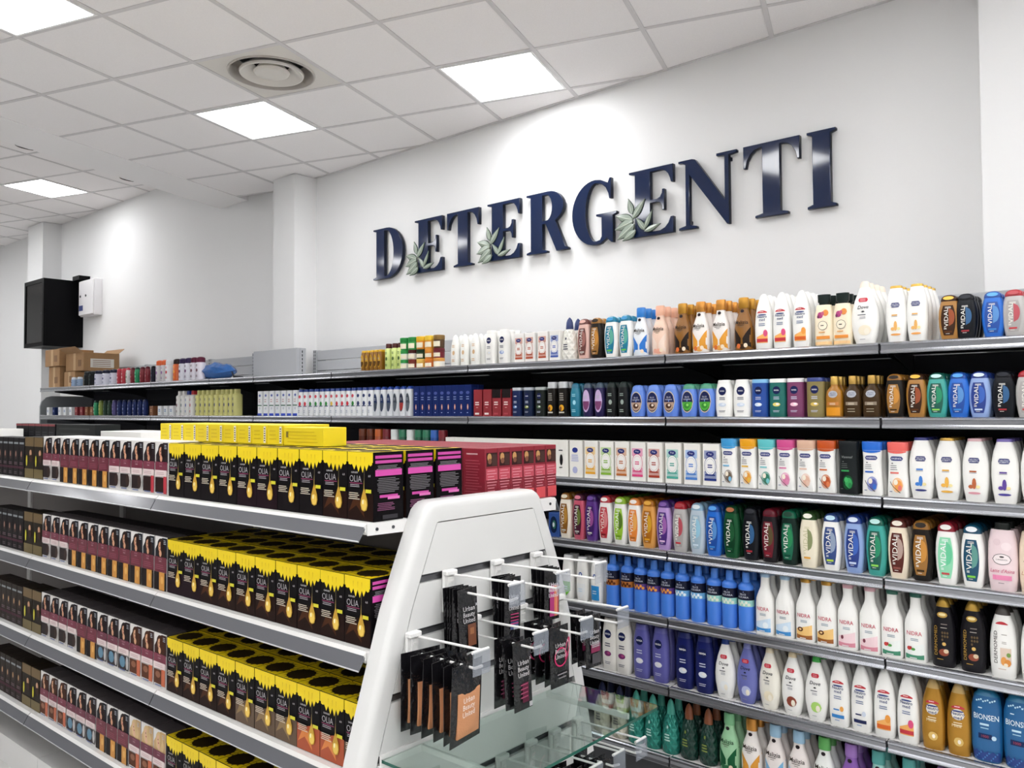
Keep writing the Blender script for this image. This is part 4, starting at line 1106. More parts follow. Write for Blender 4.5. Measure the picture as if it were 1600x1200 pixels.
# ================================================================== wall shelving
LIP_Y = 3.045
SHELF_Z = [H + z for z in (.226, -.035, -.312, -.593, -.871, -1.152, -1.438)]
BAYS = [-8.63, -7.5, -6.37, -5.49, -4.92, -4.072, -2.939, -1.793, -.935, .2]
PANEL_Y = 3.53
M_STEEL = mat('#9a9ca1', .24, .85, 'brushed')
M_RAILD = mat('#4a4b4f', .35, .3)
M_SHTOP = mat('#d9d8d6', .5, kind='perforated')
M_SHELF = mat('#3a3a3e', .5)  # dark body colour carries the shade under each shelf
M_BACK = mat('#34343a', .55)
M_BACKL = mat('#a9abaf', .5)
M_UPR = mat('#2c2c31', .5)
RAIL = [(LIP_Y + .012, .0015), (LIP_Y - .002, .0015), (LIP_Y - .007, -.002), (LIP_Y - .009, -.007), (LIP_Y - .0055, -.011), (LIP_Y - .005, -.024), (LIP_Y - .008, -.029), (LIP_Y - .010, -.034), (LIP_Y - .007, -.038), (LIP_Y + .002, -.038), (LIP_Y + .004, -.006), (LIP_Y + .012, -.004)]
bay_words = ['far left end', 'far left, second from the end', 'left of the pillar', 'in front of the pillar', 'right of the pillar', 'behind the island, left of centre', 'behind the end panel', 'right of centre', 'at right photo edge']
for bi, (xa, xb) in enumerate(zip(BAYS, BAYS[1:])):
    xc = (xa + xb) / 2
    PANEL_Y = 3.395 if bi in (3, 8) else 3.53      # bays with a pillar behind them
    r = empty('wall_shelving', (xc, WALL_Y - .05, 0))
    o = (xc, WALL_Y - .05, 0)
    tag(r, 'grey metal wall shelving bay, ' + bay_words[bi], 'shelving', 'bays of the wall shelving')
    for li, z in enumerate(SHELF_Z):
        m = MB(); m.box(xa + .002, xb - .002, LIP_Y + .004, PANEL_Y, z - .026, z - .002, M_SHELF)
        m.box(xa + .002, xb - .002, LIP_Y + .002, PANEL_Y, z - .002, z, M_SHTOP)
        s = builds(m, 'shelf', r, o)
        m = MB(); m.extrude([(y, z + dz) for y, dz in RAIL], 'x', xa + .004, xb - .004, M_STEEL)
        rl = builds(m, 'price_rail', s, o)
        for xx in (xa + .012, xb - .012):           # cantilever brackets
            m = MB(); m.extrude([(PANEL_Y, z - .026), (LIP_Y + .12, z - .026), (LIP_Y + .12, z - .04), (PANEL_Y - .1, z - .075), (PANEL_Y, z - .1)], 'x', xx - .0015, xx + .0015, M_UPR)
            builds(m, 'bracket', r, o)
    # back panels between the shelves, light boards above the top shelf
    m = MB(); m.box(xa + .02, xb - .02, PANEL_Y + .004, PANEL_Y + .018, .05, SHELF_Z[0] - .03, M_BACK); builds(m, 'back_panel', r, o)
    zt = SHELF_Z[0]
    if bi not in (3, 8):
        zq = SHELF_Z[3] + .03
        me_ = None
        while zq + .07 < SHELF_Z[0] - .02:
            if not any(z - .03 < zq + .069 and zq < z + .003 for z in SHELF_Z):
                if me_ is None:
                    m = MB(); m.cbox(xa - xc + .02, xb - xc - .02, 0, .0035, 0, .069, .0012, M_BACK); me_ = m.mesh('back_slat')
                link('back_slat', me_, r, (0, PANEL_Y - .0005 - o[1], zq))
            zq += .073
    for q in range(3 if bi != 8 else 1):
        if bi == 3: break
        if bi == 8:
            m = MB(); m.cbox(xa + .02, xb - .02, PANEL_Y + .002, PANEL_Y + .016, zt - .02, zt + .192, .003, M_BACKL); builds(m, 'back_slat', r, o); break
        z0 = zt - .02 + q * .073
        m = MB(); m.cbox(xa + .02, xb - .02, PANEL_Y + .002, PANEL_Y + .016, z0, z0 + .069, .003, M_BACKL); builds(m, 'back_slat', r, o)
    for xx in (xa, xb) if bi == len(BAYS) - 2 else (xa,):
        m = MB(); m.box(xx - .018, xx + .018, PANEL_Y - .004, WALL_Y - .002, 0, zt - .03, M_UPR)
        m.box(xx - .018, xx + .018, PANEL_Y - .004, WALL_Y - .002, zt - .03, zt + .2, M_BACKL)
        up = builds(m, 'upright', r, o)
        m = MB()
        for q in range(8): 
            for dx in (-.009, .005): m.box(xx + dx, xx + dx + .004, PANEL_Y - .0048, PANEL_Y - .004, zt + .012 + q * .024, zt + .026 + q * .024, M_UPR)
        builds(m, 'slot', up, o)
    m = MB(); m.box(xa + .005, xb - .005, LIP_Y + .03, LIP_Y + .045, .0, SHELF_Z[6] - .03, M_RAILD); builds(m, 'kick_plate', r, o)

# sheet metal casing round the pillar, standing on the top shelf
r = empty('pillar_casing', (-5.13, 3.4, SHELF_Z[0]))
tag(r, 'grey sheet metal casing round the white pillar on top shelf', 'casing')
o = (-5.13, 3.4, SHELF_Z[0])
m = MB(); m.cbox(-5.40, -4.857, 3.335, 3.36, SHELF_Z[0] + .001, SHELF_Z[0] + .205, .003, M_BACKL); builds(m, 'front_sheet', r, o)
m = MB(); m.cbox(-4.882, -4.857, 3.361, 3.41, SHELF_Z[0] + .001, SHELF_Z[0] + .205, .003, M_BACKL)
m.cbox(-5.40, -5.375, 3.361, 3.41, SHELF_Z[0] + .001, SHELF_Z[0] + .205, .003, M_BACKL); builds(m, 'side_sheet', r, o)
m = MB()
for q in range(7): m.box(-4.8572, -4.8565, 3.375, 3.382, SHELF_Z[0] + .015 + q * .026, SHELF_Z[0] + .032 + q * .026, M_UPR)
builds(m, 'slot', r, o)

# rounded grey end panel at the far end of the shelving
m = MB()
pts = [(3.06, 0), (3.06, H + .05)] + [(3.16 - .1 * cos(radians(t)), H + .05 + .1 * sin(radians(t))) for t in (30, 60, 90)] + [(3.56, H + .15), (3.56, 0)]
m.extrude(pts, 'x', -8.70, -8.675, mat('#7d8084', .5))
e = empty('shelving_end_panel', (-8.69, 3.3, 0)); tag(e, 'grey end panel with rounded top corner at far shelf end', 'end panel')
builds(m, 'panel', e, (-8.69, 3.3, 0))
m = MB(); m.extrude([(3.12, .3), (3.12, H + .02), (3.5, H + .02), (3.5, .3)], 'x', -8.672, -8.666, mat('#5c5f63', .5)); builds(m, 'inset', e, (-8.69, 3.3, 0))

# ================================================================== island gondola
GY = radians(.589)
def GP(s, n, z=0.): return (s * cos(GY) - n * sin(GY), s * sin(GY) + n * cos(GY), z)
S_SEAM = [-6.012, -4.922, -3.832, -2.742, -1.652]
SE = S_SEAM[-1]
N0, N1 = 1.372, 2.155
NC = (N0 + N1) / 2
G_Z = [H + z for z in (-.287, -.610, -.937, -1.262)]
M_GW = mat('#e9e8e6', .4)
M_GRAIL = mat('#6e6f74', .14, .15)
M_GEDGE = mat('#c9cacd', .25)
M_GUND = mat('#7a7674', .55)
M_BOLT = mat('#4a4c50', .35, .6)
gw = ['out of view beyond the left photo edge', 'at far left photo edge', 'with dark and maroon boxes', 'nearest the end panel']
for gi, (sa, sb) in enumerate(zip(S_SEAM, S_SEAM[1:])):
    sc = (sa + sb) / 2
    loc = GP(sc, NC, 0)
    r = empty('island_shelving', loc, GY)
    o = (sc, NC, 0)
    tag(r, 'white double sided island shelving bay ' + gw[gi], 'shelving', 'bays of the island shelving')
    for li, z in enumerate(G_Z):
        for side in ((0,) if li == 0 else (0, 1)):
            if li == 0: na, nb = N0 + .004, N1 - .004
            elif side == 0: na, nb = N0 + .004, NC - .03
            else: na, nb = NC + .03, N1 - .004
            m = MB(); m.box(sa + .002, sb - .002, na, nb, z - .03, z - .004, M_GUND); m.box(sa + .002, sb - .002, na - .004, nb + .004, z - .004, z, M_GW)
            if li == 0: pass
            s = builds(m, 'shelf', r, o)
            for sg in ((-1, 1) if li == 0 else ((-1,) if side == 0 else (1,))):
                e = N0 if sg < 0 else N1
                # white front ledge, then the slanted price holder
                m = MB(); m.extrude([(e, z - .001), (e + sg * .009, z - .008), (e + sg * .009, z - .013), (e, z - .030)], 'x', sa + .003, sb - .003, M_GW); builds(m, 'front_ledge', s, o)
                m = MB(); m.extrude([(e + sg * .0092, z - .009), (e + sg * .027, z - .042), (e + sg * .0245, z - .0445), (e + sg * .004, z - .015)], 'x', sa + .003, sb - .003, M_GRAIL)
                m.extrude([(e + sg * .027, z - .0415), (e + sg * .0282, z - .044), (e + sg * .026, z - .0462), (e + sg * .0245, z - .044)], 'x', sa + .003, sb - .003, M_GEDGE)
                builds(m, 'price_rail', s, o)
        if li == 0 or True:
            for ss, nm in ((sb - .0018, 1),) if gi == 3 else ():
                # white end brackets with their bolts
                for (na, nb) in (((N0, NC - .03), (NC + .03, N1))):
                    m = MB(); m.extrude([(na, z - .002), (nb, z - .002), (nb, z - .04), (na, z - .032)], 'x', ss, ss + .003, M_GW); bk = builds(m, 'end_bracket', r, o)
                    if li == 0:
                        m = MB()
                        for q in (.03, .085, .14):
                            e = na + q if na < NC else nb - q
                            m.tube((ss + .003, e, z - .018), (ss + .0055, e, z - .018), .0045, M_BOLT)
                        builds(m, 'bolt', bk, o)
    m = MB(); m.box(sa + .004, sb - .004, NC - .02, NC + .02, .04, G_Z[0] - .031, mat('#8c8684', .6)); builds(m, 'back_panel', r, o)
    m = MB(); m.box(sa + .002, sb - .002, N0 + .03, N1 - .03, .0, .12, M_GW); builds(m, 'plinth', r, o)
    m = MB(); m.box(sa + .004, sa + .044, NC - .03, NC + .03, .0, G_Z[0] - .031, M_GW); builds(m, 'upright', r, o)

# ---- slatwall end panel
EP = empty('slatwall_end_panel', GP(SE + .03, NC, 0), GY)
tag(EP, 'white trapezoid slatwall end panel closing the island', 'end panel')
eo = (SE + .03, NC, 0)
M_EP = mat('#dededc', .33)
HW = [(-1.58, .605), (-1.35, .57), (-1.078, .517), (-.856, .466), (-.513, .354), (-.272, .252), (-.245, .2405)]
def hwid(z):
    for (z0, w0), (z1, w1) in zip(HW, HW[1:]):
        if z <= z1: return w0 + (w1 - w0) * (z - z0) / (z1 - z0)
    return HW[-1][1]
def outline(off, rad, top=-.243, bottom=-1.58):
    """closed outline (n offset from centre, z) shrunk by off"""
    zs = [bottom, -1.35, -1.078, -.856, -.68, -.513, -.4]
    tz = top - off
    right = [(hwid(z) - off * 1.06, z) for z in zs if z < tz - rad]
    w = hwid(tz) - off * 1.06
    cx, cz = w - rad * .72, tz - rad
    arcp = [(cx + rad * cos(radians(t)), cz + rad * sin(radians(t))) for t in (18, 36, 54, 72, 90)]
    right += arcp
    return right + [(-x, z) for x, z in right[::-1]]
rings = [(.002, 0.), (.042, 0.), (.052, .004), (.058, .012), (.06, .022)]
def ring_pts(off, t, rad): return [(SE + t, NC + x, H + z) for x, z in outline(off, rad)]
m = MB()
R = [ring_pts(off, t, .055 - off * .3) for t, off in rings] + [ring_pts(.055, .06, .012), ring_pts(.055, .045, .012)]
m.rings(R, M_EP, True, True)
builds(m, 'frame', EP, eo, smooth=True)
GROOVE = [-.441, -.578, -.722, -.862, -1.003, -1.145, -1.29]
bounds = [-.2995] + GROOVE + [-1.56]
M_GRV = mat('#6e6f72', .35, .6)
for k in range(len(bounds) - 1):
    zt_, zb_ = bounds[k] - (.0016 if k == 0 else .011), bounds[k + 1] + .011
    wt, wb = hwid(zt_) - .0608, hwid(zb_) - .0608
    zm = (zt_ + zb_) / 2; wm = hwid(zm) - .0608
    pts = [(-wb, zb_), (wb, zb_), (wm, zm), (wt, zt_), (-wt, zt_), (-wm, zm)]
    m = MB(); m.extrude([(NC + x, H + z) for x, z in pts], 'x', SE + .0455, SE + .0605, M_EP)
    builds(m, 'slat_board', EP, eo)
for g in GROOVE:
    w = hwid(g) - .0585
    m = MB(); m.box(SE + .0452, SE + .049, NC - w, NC + w, H + g - .0105, H + g + .0105, M_GRV)
    m.box(SE + .049, SE + .058, NC - w, NC + w, H + g + .006, H + g + .0105, mat('#3c3d40', .4, .4))
    builds(m, 'groove_rail', EP, eo)

# ---- hooks on the slatwall
M_HK = mat('#efeeec', .35)
M_CLR = mat('#a8aeb8', .12, kind='film')
def hook(s0, n, z, L, label, name='display_hook'):
    r = empty(name, GP(s0, n, z), GY)
    tag(r, label, 'hook', 'white wire hooks on the end panel')
    m = MB()
    m.cbox(.0, .010, -.021, .021, -.10, .004, .003, M_HK)                 # back plate
    m.cbox(.0, .022, -.021, .021, -.002, .012, .003, M_HK)
    m.box(.010, .015, -.008, .008, -.045, -.006, M_HK); m.box(.010, .017, -.004, .012, -.022, -.016, M_HK); m.box(.010, .017, -.004, .012, -.042, -.036, M_HK)
    builds(m, 'bracket', r)
    m = MB(); m.tube((.012, .010, -.002), (L - .004, .010, .004), .0032, M_HK); m.tube((.012, .010, -.002), (.012, .010, -.048), .003, M_HK)
    m.tube((L - .004, -.026, .005), (L - .004, .030, .005), .004, M_HK)
    builds(m, 'price_arm', r, smooth=True)
    m = MB(); m.tube((.012, .010, -.044), (L - .03, .010, -.044), .0032, M_HK); m.tube((L - .03, .010, -.044), (L - .006, .010, -.033), .0036, M_HK)
    builds(m, 'hook_wire', r, smooth=True)
    m = MB(); m.box(L - .001, L + .001, -.028, .032, -.050, .006, M_CLR); builds(m, 'price_plate', r)
    return r
HS = SE + .061
hooks = [(1.595, -.444, 'white hook carrying slim brown print sachets, left of upper row'), (1.787, -.444, 'white hook with black sachets, middle of upper row'), (1.965, -.446, 'white hook with pink striped sachets, right of upper row'),
         (1.463, -.581, 'white hook carrying sponge packs, leftmost of second row'), (1.690, -.583, 'white hook with three slim black sachets, second row'), (1.893, -.588, 'white hook with pink ring sachets, second row'), (2.077, -.594, 'white hook at right end of second row')]
for n, z, lab in hooks: hook(HS, n, H + z + .004, .245, lab)
for k, n in enumerate((1.42, 1.55, 1.68, 1.805, 1.935, 2.05, 2.17)):
    hook(HS, n, H - 1.003 + .004, .245, 'white hook below the glass shelf, %s' % pos_word(k, 7))

# ---- hanging sachets
M_POUCH = mat('#121114', .2, kind='foil')
_pm = {}
def pouch_mesh(w, h, kindp):
    key = (w, h, kindp)
    if key in _pm: return _pm[key]
    def bag(mtl, y_scale, x0, x1, z0, z1, pad):
        m = MB(); nx, nz = 6, 9
        def pt(i, j, sgn):
            u, v = i / nx, j / nz
            bul = y_scale * (sin(pi * u) * sin(pi * min(1, v * 1.05))) ** .6 if 0 < u < 1 and 0 < v < 1 else 0
            return (sgn * bul + pad * sgn, x0 + (x1 - x0) * u, z0 + (z1 - z0) * v)
        for sg in (-1, 1):
            vs = [pt(i, j, sg) for j in range(nz + 1) for i in range(nx + 1)]
            fs = [(j * (nx + 1) + i, j * (nx + 1) + i + 1, (j + 1) * (nx + 1) + i + 1, (j + 1) * (nx + 1) + i) for j in range(nz) for i in range(nx)]
            m.add(vs, fs, mtl)
        for a, b, c, d in ((x0, z0, x1, z0), (x1, z0, x1, z1), (x1, z1, x0, z1), (x0, z1, x0, z0)):
            m.face([(-pad, a, b), (-pad, c, d), (pad, c, d), (pad, a, b)], mtl)
        m.smooth = True
        return m
    hw = w / 2
    body = bag(M_POUCH, .0075 if kindp != 'sponge' else .011, -hw, hw, -h, 0, .0008).mesh('foil')
    pr = MB()
    T = .0094 if kindp != 'sponge' else .0128
    def put(t, cy, cz, size, col, maxw, fat=0., shear=0.):
        vs, fs, asp = text_geo(t, shear, fat)
        if 'y' in t: size *= 1.27; cz -= size * .11
        k = min(1, maxw / (asp * size))
        pr.add([(T, cy + x * size * k, cz + y * size) for x, y in vs], fs, mat(col, .35))
    def rect(cy, cz, w2, h2, col, t=T - .0006):
        pr.face([(t, cy - w2, cz - h2), (t, cy + w2, cz - h2), (t, cy + w2, cz + h2), (t, cy - w2, cz + h2)], mat(col, .35))
    def ring(cy, cz, ry, rz, th, col, rot=0):
        n = 20
        for k in range(n):
            a0, a1 = 2 * pi * k / n, 2 * pi * (k + 1) / n
            q = []
            for a, s in ((a0, 1), (a1, 1), (a1, 1 - th), (a0, 1 - th)):
                y, z = ry * s * cos(a), rz * s * sin(a)
                q.append((T - .0003, cy + y * cos(rot) - z * sin(rot), cz + y * sin(rot) + z * cos(rot)))
            pr.face(q, mat(col, .35))
    sz = .0125 if kindp != 'sponge' else .013
    tz = -h * (.30 if kindp != 'sponge' else .41)
    tx = '#d9d6d8'
    extra = None
    if kindp == 'sponge':
        m = bag(mat('#cf9166', .8, kind='sponge'), .012, -hw * .72, hw * .72, -h * .90, -h * .34, .0085); extra = m.mesh('sponge')
        for k, t in enumerate(('Urban', 'Beauty', 'United')): put(t, -hw * .3, tz - k * .0165, sz, '#f2ece6', w * .5); 
        pr.v = [(x + .0085, y, z) for x, y, z in pr.v]
    else:
        for k, t in enumerate(('Urban', 'Beauty', 'United')): put(t, -hw * .12, tz - k * .0155, sz, tx, w * .6)
        put('x', hw * .66, tz + .006, .007, tx, .01)
        if kindp == 'brown':
            rect(hw * .15, -h * .72, hw * .42, h * .17, '#7a4a34'); rect(hw * .15, -h * .66, hw * .2, h * .05, '#a8704c', T - .0003)
        elif kindp == 'plum':
            rect(hw * .05, -h * .74, hw * .35, h * .14, '#5a1c34')
            for k in range(4): rect(-hw * .1, -h * (.62 + .06 * k), hw * .4, .0016, '#b04a70', T)
            rect(hw * .6, -h * .93, hw * .16, h * .035, '#c9c6c8')
        elif kindp == 'stripe':
            rect(0, -h * .62, hw * .55, h * .3, '#b8347a')
            for k in range(3): rect(hw * (.12 + .2 * k), -h * .62, hw * .07, h * .3, ('#e88a4a', '#f0b070', '#d85a4a')[k], T - .0003)
            for k in range(3): put(('Urban', 'Beauty', 'United')[k], -hw * .1, tz - k * .0155, sz, '#f0e4ee', w * .6)
        elif kindp == 'tool':
            for k in range(4): rect(0, -h * (.58 + .05 * k), hw * .5, .0014, '#c43a74', T)
            m2 = Matrix.Rotation(radians(-40), 4, 'X')
            rect(.0, -h * .76, hw * .5, h * .06, '#3f4a78'); rect(hw * .2, -h * .80, hw * .3, h * .025, '#b9bcc4', T - .0003)
        elif kindp == 'ring':
            ring(-hw * .1, -h * .5, hw * .7, h * .16, .16, '#d02a68'); ring(hw * .62, -h * .4, hw * .2, h * .2, .34, '#d02a68', -.25)
            rect(0, -h * .78, hw * .5, .0018, '#8a868a', T); rect(.0, -h * .84, hw * .4, .0018, '#8a868a', T)
        elif kindp == 'grey':
            rect(0, -h * .62, hw * .6, h * .08, '#8a2450'); rect(hw * .1, -h * .82, hw * .55, h * .1, '#4a484c')
            for k in range(3): rect(0, -h * (.52 + .035 * k), hw * .5, .0016, '#b8b4b8', T)
    pm = pr.mesh('label_print')
    _pm[key] = (body, pm, extra)
    return _pm[key]

def hang(n, z, dist, w, h, kindp, tilt, label, dn=0., roll=0.):
    body, pm, ex = pouch_mesh(w, h, kindp)
    r = empty('beauty_sachet', GP(HS + dist, n + .010 + dn, z - .040), GY)
    r.rotation_euler = (roll, radians(tilt * .25), GY + radians(tilt))
    link('foil', body, r, (0, 0, .012)); link('label_print', pm, r, (0, 0, .012))
    if ex: link('sponge', ex, r, (0, 0, .012))['label'] = 'orange sponge seen through the window'
    tag(r, label, 'sachet', 'black sachets hanging on the end panel')
    return r
sets = [(0, 'brown', .070, .168, [.018, .030, .042, .054, .066], 'black sachet with brown print'), (1, 'tool', .066, .175, [.018, .033, .048, .062], 'black sachet with tool print'), (2, 'stripe', .068, .15, [.018, .034, .05, .066], 'black sachet with pink striped print'),
        (3, 'sponge', .126, .19, [.028, .062, .096, .13, .165, .195], 'sponge sachet'), (4, 'plum', .070, .182, [.11, .14, .17], 'slim black sachet with plum print'), (5, 'ring', .082, .17, [.05, .085, .12, .145], 'black sachet with pink ring print'), (6, 'grey', .074, .155, [.07, .10, .135], 'black sachet with grey and magenta print')]
for hi, kd, w, h, ds, lab in sets:
    n, z, _ = hooks[hi]
    for q, dd in enumerate(ds):
        tl = (random.uniform(-10, 10) if q < len(ds) - 1 else 2) - (4 if kd != 'sponge' else 8 - 3 * q)
        place_w = 'frontmost on its hook' if q == len(ds) - 1 else '%s behind the frontmost' % ORD[len(ds) - 1 - q]
        hang(n, H + z, dd, w, h, kd, tl, lab + ', ' + place_w, dn=random.uniform(-.006, .006), roll=random.uniform(-.05, .05))
for k, n in enumerate((1.68, 1.805, 1.935, 2.05)):
    for q, dd in enumerate((.10, .13, .16, .19)):
        hang(n, H - 1.003, dd, .075, .15, 'grey', random.uniform(-10, 6), 'black sachet under the glass shelf, %s hook, %s place from the panel' % (pos_word(k + 2, 7), ORD[q + 1]))

# ---- glass shelf across the end panel
r = empty('glass_shelf', GP(SE + .23, NC, H - .862), GY)
tag(r, 'clear glass shelf with green edge on the end panel', 'glass shelf')
m = MB()
a0, a1, b0, b1 = SE + .066, SE + .40, 1.362, 2.125
rad = .02
pts = [(a0, b0), (a1 - rad, b0)] + [(a1 - rad + rad * sin(t), b0 + rad - rad * cos(t)) for t in (pi / 6, pi / 3)] + [(a1, b0 + rad), (a1, b1 - rad)] + [(a1 - rad + rad * cos(t), b1 - rad + rad * sin(t)) for t in (pi / 6, pi / 3)] + [(a1 - rad, b1), (a0, b1)]
M_GLS = mat('#dcece6', .02, kind='glass'); M_GLE = mat('#1f5a4c', .15)
n_ = len(pts)
z0, z1 = H - .866, H - .858
m.face([(x, y, z1) for x, y in pts], M_GLS); m.face([(x, y, z0) for x, y in pts[::-1]], M_GLS)
o = (SE + .23, NC, H - .862)
builds(m, 'pane', r, o)
m = MB()
for i in range(n_):
    j = (i + 1) % n_
    m.face([(pts[i][0], pts[i][1], z0), (pts[j][0], pts[j][1], z0), (pts[j][0], pts[j][1], z1), (pts[i][0], pts[i][1], z1)], M_GLE)
builds(m, 'polished_edge', r, o)
m = MB()
for nn in (1.50, 2.02): m.cbox(SE + .060, SE + .36, nn - .004, nn + .004, H - .884, H - .8665, .002, M_HK)
m.box(SE + .0606, SE + .0665, 1.36, 2.12, H - .884, H - .848, M_HK)
builds(m, 'support', r, o)

# ================================================================== wall boxes at far left
r = empty('network_cabinet', (-9.36, 3.42, H + .669)); o = (-9.36, 3.42, H + .669)
tag(r, 'black wall mounted network cabinet with glass front', 'cabinet')
MBK = mat('#08080a', .45)
m = MB(); m.box(-9.625, -9.096, 3.245, WALL_Y, H + .669, H + .70, MBK); m.box(-9.625, -9.096, 3.245, WALL_Y, H + 1.33, H + 1.36, MBK)
m.box(-9.625, -9.60, 3.245, WALL_Y, H + .70, H + 1.33, MBK); m.box(-9.121, -9.096, 3.245, WALL_Y, H + .70, H + 1.33, MBK); m.box(-9.60, -9.121, WALL_Y - .03, WALL_Y, H + .70, H + 1.33, MBK)
builds(m, 'housing', r, o)
m = MB()
for x0, x1, z0, z1 in ((-9.625, -9.585, .669, 1.36), (-9.136, -9.096, .669, 1.36), (-9.585, -9.136, .669, .71), (-9.585, -9.136, 1.32, 1.36)): m.box(x0, x1, 3.2255, 3.244, H + z0, H + z1, MBK)
d_ = builds(m, 'door', r, o)
m = MB(); m.box(-9.585, -9.136, 3.232, 3.236, H + .71, H + 1.32, mat('#2a2e30', .05, kind='glass')); builds(m, 'door_glass', d_, o)
m = MB(); m.tube((-9.15, 3.222, H + 1.0), (-9.15, 3.2255, H + 1.0), .012, M_BOLT); builds(m, 'lock', d_, o)
for k in range(4):
    m = MB(); m.box(-9.58, -9.14, 3.33, 3.5, H + .78 + .13 * k, H + .82 + .13 * k, mat('#2a2c30', .5)); builds(m, 'equipment', r, o)
for k, cc in enumerate(('#c9a04a', '#c9a04a', '#b8b8b0', '#3f6a8a')):
    m = MB()
    p = [(-9.52 + .09 * k, 3.32, H + 1.25), (-9.46 + .08 * k, 3.28, H + 1.18), (-9.54 + .1 * k, 3.27, H + 1.1), (-9.44 + .07 * k, 3.28, H + 1.02), (-9.40 + .05 * k, 3.32, H + .95)]
    for a_, b_ in zip(p, p[1:]): m.tube(a_, b_, .006, mat(cc, .5), 6)
    builds(m, 'cable', r, o)
m = MB(); m.box(-9.094, -8.93, 3.50, WALL_Y - .001, H + 1.355, H + 1.40, MBK); b = builds(m, 'conduit', r, o)
r = empty('electrical_box', (-8.83, 3.56, H + .98)); o = (-8.83, 3.56, H + .98)
tag(r, 'white wall electrical box beside black cabinet', 'electrical box')
M_EB = mat('#e4e2e4', .4)
m = MB(); m.cbox(-8.985, -8.63, 3.535, WALL_Y, H + .975, H + 1.345, .004, M_EB); builds(m, 'housing', r, o)
m = MB(); m.cbox(-8.975, -8.64, 3.517, 3.534, H + .985, H + 1.335, .004, M_EB); dr = builds(m, 'door', r, o)
m = MB(); m.tube((-8.93, 3.512, H + 1.18), (-8.93, 3.517, H + 1.18), .012, M_BOLT); m.tube((-8.80, 3.512, H + 1.18), (-8.80, 3.517, H + 1.18), .012, M_BOLT); builds(m, 'lock', dr, o)
m = MB(); m.box(-8.965, -8.87, 3.516, 3.517, H + 1.03, H + 1.085, mat('#3f4a7c', .5)); builds(m, 'sticker', dr, o)

